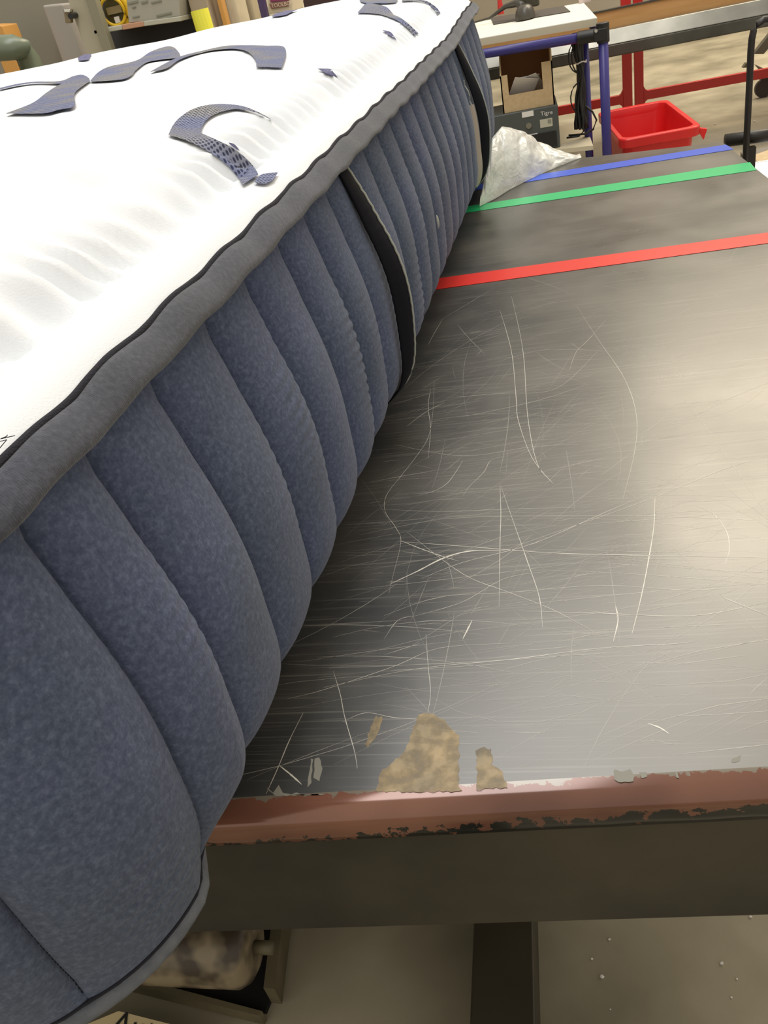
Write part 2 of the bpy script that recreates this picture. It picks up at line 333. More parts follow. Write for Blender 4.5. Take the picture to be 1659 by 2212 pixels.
# scratches: thin pale gouges, joined
def ribbon(mb, pts, w, z):
    pts = [Vector((p.x, p.y, z)) for p in pts]; n = len(pts)
    if n < 2: return
    L_, R_ = [], []
    for i, p in enumerate(pts):
        t = (pts[min(i+1, n-1)]-pts[max(i-1, 0)])
        if t.length < 1e-7: return
        t.normalize(); s = Vector((-t.y, t.x, 0)); ww = w*(.25+.75*math.sin(math.pi*(i+.3)/(n-.4)))*(.7+.6*random.random())/2
        L_.append(p+s*ww); R_.append(p-s*ww)
    mb.grid([L_, R_])
def smoothpx(pl, n=6):
    out = []
    for i in range(len(pl)-1):
        p0 = pl[max(i-1, 0)]; p1 = pl[i]; p2 = pl[i+1]; p3 = pl[min(i+2, len(pl)-1)]
        for k in range(n):
            t = k/n
            out.append(tuple(.5*((2*p1[j]) + (-p0[j]+p2[j])*t + (2*p0[j]-5*p1[j]+4*p2[j]-p3[j])*t*t + (-p0[j]+3*p1[j]-3*p2[j]+p3[j])*t**3) for j in range(2)))
    out.append(pl[-1]); return out
S = MB()
majors = [ # pixel polylines, width mm
 ([(840,1283),(850,1240),(866,1170),(855,1140),(832,1105),(835,1070),(865,1030),(900,985),(925,945),(935,890),(938,825)], .5),
 ([(866,1168),(900,1182),(950,1200),(990,1212)], 1.0), ([(842,1262),(900,1235),(960,1205),(1020,1190),(1090,1190)], 2.2),
 ([(1080,1045),(1082,1110),(1080,1180),(1078,1310)], .7), ([(1082,1050),(1110,1130),(1140,1215),(1165,1290),(1172,1355)], .8),
 ([(1415,1075),(1412,1140),(1400,1215),(1385,1290),(1365,1370)], 1.0),
 ([(700,1485),(900,1445),(1100,1425),(1300,1400),(1470,1390),(1505,1382)], .6), ([(860,1170),(1000,1180),(1200,1195),(1400,1200),(1659,1205)], .9),
 ([(1085,1190),(1200,1150),(1400,1080),(1560,1015),(1659,985)], .6), ([(910,1250),(1000,1215),(1150,1175),(1300,1110),(1420,1060)], .7),
 ([(880,1150),(1000,1240),(1100,1280),(1200,1320),(1300,1375)], .6), ([(830,1330),(950,1290),(1100,1280),(1300,1265),(1500,1275),(1659,1260)], .5),
 ([(1120,1320),(1300,1325),(1500,1330),(1659,1300)], .7), ([(900,1330),(1000,1300),(1090,1250),(1180,1235)], .6),
 ([(820,1100),(950,1105),(1100,1100),(1280,1095)], .5), ([(960,1115),(1100,1115),(1400,1115),(1659,1125)], .5),
 ([(1080,670),(1105,760),(1115,860),(1120,910),(1150,990),(1195,1045)], .9), ([(1105,640),(1130,760),(1140,900),(1160,1000),(1190,1040)], .7),
 ([(930,840),(925,880),(930,925),(925,990)], .6), ([(925,745),(938,720),(950,700),(956,690)], .6), ([(1245,660),(1290,730),(1350,820),(1375,900),(1370,980),(1345,1080)], .5),
 ([(1000,1070),(1015,1050),(1045,1020),(1060,995),(1090,985)], .5), ([(905,1070),(940,1060),(970,1040),(1000,995)], .6),
 ([(1500,1090),(1540,1110),(1570,1150),(1575,1190),(1565,1220)], .7), ([(1560,1290),(1659,1330)], .8), ([(720,1450),(735,1500),(745,1550),(765,1620),(772,1660)], .7),
 ([(575,1715),(600,1660),(625,1600),(655,1540)], .8), ([(605,1655),(630,1675),(652,1695)], 1.6), ([(1400,1563),(1425,1572),(1445,1585)], 1.6),
 ([(620,1510),(700,1490),(850,1440),(950,1400),(1100,1390)], .5), ([(1000,1380),(1010,1360),(1020,1340)], 1.6), ([(1325,1385),(1335,1340),(1330,1310)], 1.2),
 ([(1015,720),(1040,715)], .6), ([(880,920),(920,890),(960,870)], .8), ([(1050,790),(1150,760),(1230,755),(1330,760)], .5), ([(1230,800),(1245,760),(1270,735),(1310,690)], .5),
 ([(1000,900),(1100,880),(1180,860),(1270,830)], .6), ([(960,860),(1080,850),(1200,840),(1290,760)], .5), ([(850,960),(1000,985),(1150,965),(1250,960)], .5),
 ([(740,1560),(790,1540),(850,1550),(920,1555)], .5), ([(920,1370),(925,1440),(930,1500),(920,1560)], .5), ([(830,1380),(860,1340),(900,1330)], .5)]
for pl, w in majors: ribbon(S, [at(*q, z=TZ) for q in smoothpx(pl)], w*.001*.8, TZ+.00015)
S.build('gouge', SCRATCH, table)['kind'] = 'stuff'
S = MB()
rnd = random.Random(3)
for i in range(850):
    if rnd.random() < .62: cx, cy = rnd.gauss(-.02, .11), rnd.gauss(.72, .25)
    else: cx, cy = rnd.uniform(-.25, .46), rnd.uniform(.4, 1.5)
    if cy < .4 or cy > 2.1 or cx < -.26+.068*cy or cx > .44: continue
    u = rnd.random()
    ang = rnd.gauss(.05, .16) if u < .6 else (rnd.gauss(.5, .3) if u < .8 else rnd.uniform(0, math.pi))
    ln = rnd.choice([.02, .04, .06, .1, .16, .26])*rnd.uniform(.5, 1.3); cv = rnd.gauss(0, 1.2)
    pts = []
    n = 7
    for k in range(n):
        t = (k/(n-1)-.5)*ln; a = ang+cv*t; p = Vector((cx+math.cos(a)*t, cy+math.sin(a)*t, TZ))
        pts.append(p)
    if any((p-F0).dot(FN) > -.004 for p in pts): continue
    ribbon(S, pts, rnd.choice([.0002, .0003, .0003, .0004, .0006]), TZ+.00012)
S.build('hairline_scratch', SCR2, table)['kind'] = 'stuff'
# worn-through tan patches and chips near the front edge
def patch(pl, z=.0001, j=3.0):
    P = []
    for i in range(len(pl)):
        a_, b_ = pl[i], pl[(i+1) % len(pl)]; n = max(2, int(math.dist(a_, b_)/8))
        for k in range(n):
            t = k/n; P.append(at(a_[0]+(b_[0]-a_[0])*t+rnd.uniform(-j, j), a_[1]+(b_[1]-a_[1])*t+rnd.uniform(-j, j), z=TZ))
    return MB().prism([Vector((p.x, p.y, TZ+.00005)) for p in P], (0, 0, z))
for pl in ([(812,1708),(822,1670),(862,1635),(880,1610),(893,1570),(905,1545),(935,1540),(962,1560),(990,1590),(992,1640),(990,1700),(1000,1708),(900,1712)],
           [(1028,1620),(1045,1615),(1060,1618),(1064,1650),(1085,1665),(1098,1700),(1030,1706),(1030,1660)],
           [(788,1610),(800,1570),(812,1546),(824,1548),(822,1575),(810,1600),(795,1615)]):
    patch(pl).build('worn_patch', BRASS, table)['label'] = 'tan patch where the black surface is worn through'
CHIP = mat('grey_chip', (.20, .195, .16), .5)
for pl in ([(1325,1665),(1330,1662),(1345,1668),(1362,1662),(1370,1678),(1368,1688),(1340,1690),(1326,1685)], [(1382,1668),(1395,1668),(1396,1678),(1385,1682)],
           [(680,1640),(690,1636),(697,1660),(690,1688),(678,1680)], [(672,1640),(676,1640),(672,1690),(664,1700)], [(1580,1640),(1600,1632),(1598,1644),(1582,1648)], [(1458,1668),(1463,1667),(1468,1680),(1462,1680)],
           [(595,1720),(575,1700),(590,1712),(602,1695),(612,1712),(630,1716),(640,1712),(660,1718),(700,1716)]):
    patch(pl, j=1.2).build('paint_chip', CHIP, table)

# ---------------------------------------------------------------- mattress
AL = .068; T = Vector((math.sin(AL), math.cos(AL), 0)); NR = Vector((math.cos(AL), -math.sin(AL), 0))
RC = .14; LEN = 2.08; WID = 1.92          # corner radius, straight length of the long side, overall width
A0 = Vector((-.2695+.068*.30, .30, 0))
WS = WID-2*RC
segs = [('L', A0, T, LEN), ('A', A0-NR*RC+T*LEN, NR, T), ('L', A0-NR*RC+T*(LEN+RC), -NR, WS), ('A', A0-NR*(RC+WS)+T*LEN, T, -NR),
        ('L', A0-NR*WID+T*LEN, -T, LEN), ('A', A0-NR*(RC+WS), -NR, -T), ('L', A0-NR*(RC+WS)-T*RC, NR, WS), ('A', A0-NR*RC, -T, NR)]
QA = RC*math.pi/2; PER = 2*(LEN+WS)+4*QA
def path(u):
    """point and outward normal of the outline; u=0 where the near corner meets the long side"""
    u %= PER
    for k, sg in enumerate(segs):
        l = sg[3] if sg[0] == 'L' else QA
        if u <= l or k == 7:
            if sg[0] == 'L':
                t = sg[2]; return sg[1]+t*u, Vector((t.y, -t.x, 0))
            a = u/RC; n = sg[2]*math.cos(a)+sg[3]*math.sin(a); return sg[1]+n*RC, n
        u -= l
CEN = A0 - NR*WID/2 + T*LEN/2
def sdf(x, y):    # distance inside the outline
    v = Vector((x, y, 0))-CEN; a = abs(v.dot(NR))-(WID/2-RC); b = abs(v.dot(T))-(LEN/2)
    return -(math.hypot(max(a, 0), max(b, 0))+min(max(a, b), 0)-RC)
def lerp_tab(tab, x):
    if x <= tab[0][0]: return tab[0][1]
    for (a, b), (c, d) in zip(tab, tab[1:]):
        if x <= c: return b+(d-b)*(x-a)/(c-a)
    return tab[-1][1]
TAPEZ = [(-.3, 1.135), (0, 1.137), (.3, 1.14), (1, 1.145), (1.6, 1.15), (1.9, 1.17), (2.1, 1.178), (2.4, 1.178)]
def uu(u): return u-PER if u > PER/2 else u
def tapez(u):
    u = uu(u % PER)
    w = .0012*math.sin(u*2*math.pi/.094+.8) + .0020*noise.noise(Vector((u*5, 3, 0)))
    return lerp_tab(TAPEZ, u) + w if u > -1.2 else 1.14+w
HT = [(0, 0), (.006, .006), (.014, .014), (.03, .021), (.045, .021), (.055, .015), (.064, .019), (.08, .034), (.11, .052), (.16, .070), (.24, .084), (.46, .098), (.7, .112), (1, .132)]
def zbase(v):
    b = (v-CEN).dot(T)+LEN/2; return lerp_tab(TAPEZ, b)
def Htop(x, y):
    d = sdf(x, y); v = Vector((x, y, 0)); b = (v-CEN).dot(T)+LEN/2
    z = zbase(v)*1.0
    k = 1.0 - max(0, (z-1.14))*5*min(1, max(d-.1, 0)/.4)
    h = lerp_tab(HT, max(d, 0))*k
    z += h
    if d > .05:  # ruffles pulled in by the edge quilting
        g = math.exp(-((d-.074)/.024)**2); z += .0115*g*math.sin(b*2*math.pi/.038+4.5*noise.noise(Vector((x*11, y*11, 0)))) * (.9+.5*noise.noise(Vector((x*4, y*4, 5))))
        g2 = math.exp(-((d-.15)/.03)**2); z -= .010*g2*max(0, math.sin(b*2*math.pi/.27+.5))
        z += .006*min(1, (d-.05)/.2)*noise.noise(Vector((x*5, y*5, 2)))
    for (tx, ty) in TUFTS:
        q = math.hypot(x-tx, y-ty); z -= .012*math.exp(-(q/.02)**2)
    return z
TUFTS = []
def on_top(px, py):
    d = ray(px, py); t = .35
    while t < 6:
        p = CAM+d*t
        if sdf(p.x, p.y) > 0.0 and p.z < Htop(p.x, p.y):
            lo, hi = t-.01, t
            for _ in range(14):
                m_ = (lo+hi)/2; p = CAM+d*m_
                if p.z < Htop(p.x, p.y): hi = m_
                else: lo = m_
            return CAM+d*hi
        t += .01
    return None
for q in ((190, 385),):
    p = on_top(*q)
    if p: TUFTS.append((p.x, p.y))
SEAMS = [-.62, -.50, -.38, -.26, -.127-.035, -.045, .020, .108, .203, .290, .382, .468, .552]
s_ = .655
while s_ < 1.60: SEAMS.append(s_); s_ += .0865
SEAMS += [1.615, 1.70, 1.785, 1.87, 1.955, 2.04, 2.13]
s_ = 2.24
while s_ < PER-.70: SEAMS.append(s_); s_ += .12
import bisect
SEAMS = [q+.045 for q in SEAMS]
SE = [s-PER for s in SEAMS[-3:]] + SEAMS
def channel(u):
    """0 on a seam .. 1 at a channel's crest"""
    k = bisect.bisect(SEAMS, u)
    if k == 0 or k == len(SEAMS): return .6, 0
    a, b = SEAMS[k-1], SEAMS[k]; x = (u-a)/(b-a)
    return (1-abs(2*x-1)**2.2)**.5, x
ZB = .803
def tuck(u):
    v = uu(u % PER); return max(0, min(1, (v+.02)/.06)) if v < LEN+.1 else 1
def side_point(u, t):
    P, n = path(u); v = uu(u % PER); zt = tapez(u)-.006
    over = max(0, min(1, (v+.02)/-.25)) if v < 0 else 0
    f, x = channel(v) if v > -.7 else channel(u)
    e = math.sin(math.pi*min(max(t, 0), 1))
    bulge = (.026*e**.8 + .006*math.sin(math.pi*min(1, t*1.3))) * (1-.35*over)
    groove = -.0205*(1-f)*min(1, e*3.0+.05)*(.45+.55*min(1, t/.38))
    z = ZB+(zt-ZB)*t
    pk = 0
    if .04 < t < .97:      # little creases running out from the stitch line
        r = math.sin(z*2*math.pi/.0125+3*noise.noise(Vector((u*14, z*8, 1)))+x*1.5)
        pk = (.0022 if u < .9 else .0012)*r*max(0, min(x, .62)-.12)*max(0, .25+noise.noise(Vector((u*9, z*6, 9)))*1.6)*min(1, e*2)
    pk += .0016*noise.noise(Vector((u*11, z*11, 4)))*e
    dent = 0
    tk = tuck(u)
    p = P + n*(bulge*(1+.18*tk)+groove+pk-.012-.034*tk*max(0, 1-t/.17)**1.7+.006*tk*math.exp(-((t-.2)/.12)**2))
    return Vector((p.x, p.y, z))
matt = empty('mattress', (CEN.x, CEN.y, TZ), 'thick white quilted mattress with ribbed navy sides lying on the work table', 'mattress')
us = []
u = -.62
while u < 2.30:
    us.append(u); u += .0028 if u < .35 else (.0042 if u < 1.0 else .0065)
u = 2.30
while u < PER-.62: us.append(u); u += .03
for s in SEAMS:
    us += [s-.0008, s, s+.0008]
us = sorted(us)
ts = [i/110 for i in range(111)]
side = MB(); rows = [[side_point(u, t) for t in ts] for u in us]; uvs = [(u, t*.34) for u in us for t in ts]
rows.append(rows[0]); uvs += [(us[-1]+.01, t*.34) for t in ts]
side.grid(rows, uvs=uvs); side.build('side_panel', NAVY, matt, smooth=True)['label'] = 'navy heathered side panel with vertical stitched channels'
# stitches in the seams close to the viewer
st = MB()
for s in [q for q in SEAMS if -.3 < q < 1.0]:
    zz = .06
    while zz < .95:
        a_ = side_point(s, zz); b_ = side_point(s, zz+.007); n = path(s)[1]
        st.tube([a_+n*.0004, (a_+b_)/2+n*.0012, b_+n*.0004], .0006, 5); zz += .0125
st.build('seam_stitching', CORD, matt)['kind'] = 'stuff'
# bottom panel and its rolled edge
uL = [-.62+PER*i/700 for i in range(700)]
bt = MB(); ring = []
for u in uL:
    P, n = path(u); ring.append(P+n*(-.011-.034*tuck(u))+Vector((0, 0, ZB)))
bt.add(ring, [tuple(range(len(ring)))]); bt.build('bottom_panel', BOTTOM, matt)
bt = MB(); bt.tube([path(u)[0]+path(u)[1]*(-.0075-.034*tuck(u)+.0012*noise.noise(Vector((u*20, 0, 0))))+Vector((0, 0, ZB+.0045)) for u in uL], .0055, 10, closed=True, ry=.006)
bt.build('bottom_edge_binding', BOTTOM, matt, smooth=True)['label'] = 'grey lower edge binding'
bt = MB(); bt.tube([side_point(u, .034)+path(u)[1]*.0006 for u in uL], .0013, 6, closed=True); bt.build('lower_edge_stitch', CORD, matt)
# top panel
us2 = sorted([-.40+.0052*i for i in range(int(2.75/.0052))] + [-.40+2.75+(PER-2.75)*i/260 for i in range(260)])
ds = [0, .004, .008, .013, .02, .028, .036, .042, .047, .051, .055, .059, .064, .069, .074, .08, .087, .094, .102, .11, .12, .13, .14, .155, .17, .19, .21, .24, .27, .31, .35, .4, .46, .52, .6, .7, .8, .9, .97]
tp = MB(); rows = []
for u in us2:
    P, n = path(u); P = P - n*.004
    v = P-CEN; b = max(-(LEN/2+RC-WID/2), min(LEN/2+RC-WID/2, v.dot(T))); Cn = CEN+T*b; row = []
    q = Cn-P
    L_ = q.length
    for d in ds:
        f = min(1, d/.97*1.0)
        # first 0.12 m follow the normal, then blend to the middle
        w = min(1, max(0, (d-.10)/.5)); w = w*w*(3-2*w)
        pt = (P-n*min(d, .165))*(1-w) + (P+q*min(1, d/.97))*w
        row.append(Vector((pt.x, pt.y, Htop(pt.x, pt.y))))
    rows.append(row)
rows.append(rows[0]); tp.grid(rows)
tp.build('top_panel', WHITEKNIT, matt, smooth=True)['label'] = 'white quilted top panel'
# binding tape between top and side
nT = 1500
uT = [PER*i/nT for i in range(nT)]
def dist_seam(u):
    v = uu(u); return min(abs(v-s) for s in SEAMS+[s-PER for s in SEAMS[-4:]])
rows = []; K = 16; uv = []
for u in uT:
    P, n = path(u); z = tapez(u); row = []
    pin = math.exp(-(dist_seam(u)/.012)**2)
    nn = noise.noise(Vector((u*26, 0, 7)))
    a_ = .0066*(1+.07*nn-.06*pin); b_ = .0102*(1+.05*nn-.08*pin)
    for k in range(K):
        th = 2*math.pi*k/K
        row.append(P+n*(.0035+a_*math.cos(th)-.006*math.sin(th)) + Vector((0, 0, z-.004+b_*math.sin(th)))); uv.append((u, k*.004))
    rows.append(row)
rows.append(rows[0]); uv += [(PER, k*.004) for k in range(K)]
m = MB(); m.grid(rows, closed=True, uvs=uv); m.build('edge_binding', BIND, matt, smooth=True)['label'] = 'rounded charcoal edge binding tape'
m = MB(); m.tube([path(u)[0]+path(u)[1]*(-.0055+.001*noise.noise(Vector((u*40, 1, 0))))+Vector((0, 0, tapez(u)+.0058)) for u in uT], .0024, 7, closed=True)
m.build('binding_cord', CORD, matt, smooth=True)['label'] = 'dark braided cord along the binding'
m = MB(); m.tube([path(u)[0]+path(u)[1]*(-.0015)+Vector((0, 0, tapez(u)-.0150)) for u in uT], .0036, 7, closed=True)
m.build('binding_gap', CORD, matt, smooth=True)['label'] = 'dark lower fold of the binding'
# loose threads by the near corner
m = MB()
for k in range(5):
    u = -.02+.006*k; P, n = path(u); b0 = P+Vector((0, 0, tapez(u)+.014))
    m.tube([b0+Vector((rnd.uniform(-.003, .003), rnd.uniform(-.003, .003), .0010*j+rnd.uniform(0, .001))) for j in range(4)], .00022, 5)
m.build('loose_thread', CORD, matt)
# handles
def handle(u0, w, lab, pip=True):
    R_ = []; N_ = 60
    outer, back = [], []
    for i in range(N_+1):
        t = .075+.885*i/N_; e = math.sin(math.pi*t)
        row = []; row2 = []
        for k in range(9):
            x = k/8; uq = u0+w*(x-.5); p = side_point(u0, t)*.35+side_point(uq, t)*.65; n = path(u0)[1]
            lift = (.006+.014*x)*e**1.1+.0015*math.sin(math.pi*x)+.0025
            q = p+n*lift; row.append(q); row2.append(q-n*.0022)
        outer.append(row+row2[::-1])
    m = MB(); m.grid(outer, closed=True); h = m.build('handle', STRAP, matt, smooth=True); h['label'] = lab
    n = path(u0)[1]
    if pip:
        m = MB(); m.tube([r[8]+n*.0008+T*.0012 for r in outer], [.0015*(1-.5*max(0, (.5-i/60))) for i in range(61)], 8); m.build('piping', PIPING, h, smooth=True)['label'] = 'off-white piping on the handle edge'
    return h
h1 = handle(.650, .038, 'black woven side handle, nearest the viewer')
h2 = handle(1.693, .036, 'black woven side handle, farther one')
n = path(1.645)[1]
m = MB(); m.grid([[side_point(1.660, t)+n*.007, side_point(1.669, t)+n*.011] for t in [.12+.5*i/20 for i in range(21)]]); m.build('sewn_tag', TAGW, matt)['label'] = 'narrow beige tag beside the farther handle'
m = MB(); m.tube([side_point(1.652+.004*math.sin(i*1.9), .62+.03*i)+n*.010 for i in range(6)], .0014, 6); m.build('loose_white_thread', PIPING, matt)
# vents / ties set into the ribs
def hit_side(px, py):
    best = None
    for i in range(0, 900):
        u = .0025*i
        for j in (0,):
            pass
        P = path(u)[0]; d = ray(px, py); n = path(u)[1]
        t_ = (P-CAM).dot(n)/d.dot(n); q = CAM+d*t_
        e = abs((q-P).dot(T))
        if best is None or e < best[0]: best = (e, u, q.z)
    return best[1], (best[2]-ZB)/.335
for (px, py, mt, nm, lab, sz) in ((912, 485, PIPING, 'side_tie', 'pale tie tucked into a channel', .011), (975, 372, DIAM, 'side_tie', 'mauve tie tucked into a channel', .007), (1062, 190, CORD, 'vent_eyelet', 'small black eyelet near the far corner', .008)):
    u, t = hit_side(px, py); n = path(u)[1]; c_ = side_point(u, t)+n*.004
    ring = [[c_+n*(.003*math.sin(a*math.pi/10))+(T*math.cos(b*math.pi/6)*.35+Vector((0, 0, 1))*math.sin(b*math.pi/6))*sz*math.cos(a*math.pi/10) for b in range(12)] for a in range(6)]
    m = MB(); m.grid(ring, closed=True); m.build(nm, mt, matt, smooth=True)['label'] = lab
# woven swirls and diamonds on the top
def conv(pairs, s, ox, oy): return [((a[0]/s+ox, a[1]/s+oy), (b[0]/s+ox, b[1]/s+oy)) for a, b in pairs]
def swirl(pairs, name='woven_swirl', m_=SWIRL, lift=.003, na=9, nb=8):
    A_ = smoothpx([p[0] for p in pairs], na); B_ = smoothpx([p[1] for p in pairs], na); rows = []
    for a, b in zip(A_, B_):
        row = []
        for k in range(nb+1):
            f = k/nb; p = on_top(a[0]+(b[0]-a[0])*f, a[1]+(b[1]-a[1])*f)
            if p is None: row = None; break
            row.append(Vector((p.x, p.y, Htop(p.x, p.y)+lift)))
        if row: rows.append(row)
    if len(rows) < 2: print('swirl skipped'); return
    m = MB(); m.grid(rows); m.build(name, m_, matt, smooth=True)
c6 = (2.514, 0, 60)
swirl(conv([((920,598),(1095,600)),((945,545),(1100,560)),((985,500),(1125,518)),((1050,458),(1175,484)),((1130,435),(1240,464)),((1220,429),(1300,456)),((1320,440),(1380,472)),((1400,470),(1430,492)),((1475,510),(1477,515))], *c6))
swirl(conv([((922,600),(1096,588)),((1010,627),(1180,625)),((1100,668),(1250,660)),((1180,717),(1310,700)),((1240,767),(1360,745)),((1290,820),(1395,790)),((1322,872),(1408,815))], *c6))
swirl(conv([((1385,855),(1388,858)),((1405,828),(1425,864)),((1440,810),(1455,862)),((1515,803),(1490,842))], *c6))
swirl(conv([((820,250),(822,252)),((900,205),(910,232)),((985,165),(985,182)),((1100,135),(1110,142)),((1230,108),(1250,125)),((1350,105),(1330,135)),((1450,108),(1370,160)),((1540,113),(1393,195)),((1556,160),(1395,215)),((1535,230),(1395,226))], *c6))
swirl(conv([((495,298),(500,305)),((540,250),(600,300)),((600,220),(680,290)),((700,200),(720,270)),((760,180),(745,240)),((820,140),(800,200)),((900,112),(870,185)),((945,115),(930,178)),((975,145),(965,175)),((983,166),(984,169))], *c6))
swirl(conv([((0,338),(0,348)),((100,315),(105,324)),((200,303),(200,312)),((330,300),(335,316)),((400,274),(350,320)),((450,266),(400,325)),((485,283),(440,325)),((493,300),(490,304))], *c6))
swirl(conv([((40,480),(42,483)),((180,425),(240,482)),((260,365),(330,462)),((330,322),(410,442)),((400,312),(412,370)),((480,305),(485,309))], *c6), lift=.0034)
c7 = (3.19, 560, 0)
swirl(conv([((680,98),(684,101)),((705,68),(750,102)),((740,35),(820,108)),((800,38),(870,120)),((880,60),(925,138)),((930,115),(940,145))], *c7))
swirl(conv([((900,105),(890,128)),((970,132),(950,152)),((1040,185),(1015,200)),((1100,245),(1070,262))], *c7), lift=.0034)
swirl(conv([((985,8),(985,20)),((1080,5),(1080,16)),((1160,20),(1150,32)),((1220,60),(1205,72)),((1250,100),(1225,110))], *c7))
swirl(conv([((690,0),(700,22)),((740,0),(745,34)),((800,2),(805,34)),((880,2),(880,34)),((960,5),(945,28))], *c7))
dm = dict(name='diamond_motif', m_=DIAM, na=5, nb=4)
swirl(conv([((850,218),(851,219)),((905,232),(885,248)),((930,262),(905,262)),((951,292),(950,292))], *c7), **dm)
swirl(conv([((403,488),(404,489)),((490,490),(445,510)),((515,515),(480,530)),((546,551),(545,551))], *c7), **dm)
swirl(conv([((1245,640),(1246,642)),((1275,648),(1262,658)),((1295,668),(1285,674)),((1306,686),(1305,686))], *c6), **dm)
c5 = (4.147, 400, 0)
swirl(conv([((775,163),(776,164)),((820,128),(840,160)),((900,108),(900,150)),((960,105),(950,125)),((1010,98),(1008,100))], *c5), **dm)
swirl(conv([((425,170),(430,187)),((460,152),(455,186)),((500,150),(485,182))], *c6), **dm)
swirl(conv([((370,147),(375,149)),((395,140),(395,155)),((415,145),(413,148))], *c6), **dm)
swirl(conv([((30,198),(30,200)),((60,192),(60,207)),((100,190),(100,195))], *c6), **dm)

# ---------------------------------------------------------------- plastic film heap at the far corner
front = [(1036,446),(1052,438),(1072,428),(1100,410),(1135,392),(1170,375),(1210,358),(1256,340)]
ridge = [(1040,420),(1050,360),(1062,300),(1084,274),(1132,284),(1158,305),(1200,325),(1254,338)]
rows = []
NU, NV = 90, 46
def pl_at(pl, f):
    x = f*(len(pl)-1); i = min(int(x), len(pl)-2); t = x-i; return (pl[i][0]+(pl[i+1][0]-pl[i][0])*t, pl[i][1]+(pl[i+1][1]-pl[i][1])*t)
for i in range(NU+1):
    f = i/NU; a = at(*pl_at(front, f), z=TZ+.002); dp = .02+.11*math.sin(math.pi*min(1, f*1.05))**.7
    b = at(*pl_at(ridge, f), y=a.y+dp); b.z = max(b.z, TZ+.004); c_ = Vector((b.x, b.y+dp*.8+.01, TZ+.002)); row = []
    for k in range(NV+1):
        t = k/NV
        if t < .6: s = t/.6; p = a.lerp(b, s); p.z = a.z+(b.z-a.z)*math.sin(s*math.pi/2); p.y = a.y+(b.y-a.y)*(1-math.cos(s*math.pi/2))*.8+(b.y-a.y)*.2*s
        else: s = (t-.6)/.4; p = b.lerp(c_, s); p.z = c_.z+(b.z-c_.z)*math.cos(s*math.pi/2)
        edge = min(1, t*5, (1-t)*5)*min(1, f*6, (1-f)*8)
        fold = abs(math.sin(f*15+t*3+3*noise.noise(Vector((f*4, t*3, 0)))))**.6-.5
        fine = noise.noise(Vector((f*22, t*9, 3)))+.5*noise.noise(Vector((f*50, t*22, 6)))
        dsp = (.012*fold+.004*fine)*edge
        p = p+Vector((dsp*.3, -dsp*.8, dsp*.5)); p.z = max(p.z, TZ+.0015); row.append(p)
    rows.append(row)
m = MB(); m.grid(rows); o = m.build('plastic_film', FILM, smooth=True)
tag(o, 'crumpled heap of clear whitish plastic film on the table by the mattress corner', 'plastic wrap')

# ---------------------------------------------------------------- workbench with white top behind the mattress
BZ = .93
fr = at(1290, 38, z=BZ); fL = at(1040, 82, z=BZ); bx = (fL-fr).normalized(); byv = Vector((bx.y, -bx.x, 0)); byv = byv if byv.y > 0 else -byv
FLm = fr+bx*1.25
bench = empty('workbench', (fr.x+bx.x*.6, fr.y+.35, 0), 'white-topped workbench with blue pipe frame behind the mattress', 'workbench')
rb = at(1255, 0, z=BZ); bd = (rb-fr)
MB().prism([FLm, fr, fr+bd.normalized()*1.0, FLm+bd.normalized()*1.0], (0, 0, -.004)).build('worktop', BENCHW, bench)
MB().prism([FLm-Vector((0, 0, .0045)), fr-Vector((0, 0, .0045)), fr+bd.normalized()*1.0-Vector((0, 0, .0045)), FLm+bd.normalized()*1.0-Vector((0, 0, .0045))], (0, 0, -.028)).build('worktop_core', EDGEW, bench)
pz = BZ-.065
pr = at(1296, 62, y=fr.y-.03); px_, py_ = pr.x, pr.y
pipe0 = Vector((px_, py_, pz)); pipe1 = pipe0+bx*1.25
MB().tube([pipe0, pipe1], .021, 14).build('frame_pipe', BLUEP, bench, smooth=True)
post = MB().tube([(px_+.012, py_, .03), (px_+.012, py_, pz+.02)], .022, 14).build('post', BLUEP, bench, smooth=True)
p2 = at(1262, 90, y=py_+.25)
MB().tube([(p2.x, p2.y, .03), (p2.x, p2.y, pz)], .02, 14).build('post', BLUEP, bench, smooth=True)
MB().tube([(pipe1.x, pipe1.y, .03), (pipe1.x, pipe1.y, pz)], .022, 14).build('post', BLUEP, bench, smooth=True)
MB().tube([pipe1+Vector((0, .5, 0)), pipe1], .021, 14).build('frame_pipe', BLUEP, bench, smooth=True)
MB().tube([pipe0+Vector((0, .0, 0)), pipe0+bd.normalized()*.95], .021, 14).build('frame_pipe', BLUEP, bench, smooth=True)
for q in ((px_+.012, py_), (p2.x, p2.y), (pipe1.x, pipe1.y)):
    MB().tube([(q[0], q[1], 0), (q[0], q[1], .035)], .03, 12).build('foot', BLACKPL, bench)
fz = MB(); fz.tube([pipe0+bx*.10, pipe0+bx*.0], .0275, 14); fz.tube([(px_+.012, py_, pz-.035), (px_+.012, py_, pz+.045)], .0285, 14); fz.box((px_-.0, py_-.005, pz+.0), (.06, .05, .05))
cj = fz.build('corner_clamp', BLACKPL, bench, bevel=.004)
MB().tube([(px_-.02, py_-.034, pz+.02), (px_-.02, py_-.026, pz+.02)], .007, 10).build('clamp_bolt', CHROME, cj)
sh0 = Vector((px_-.05, py_+.02, .40))
MB().prism([sh0, sh0+bd.normalized()*.6, sh0+bd.normalized()*.6+bx*1.1, sh0+bx*1.1], (0, 0, -.02)).build('lower_shelf', EDGEW, bench)
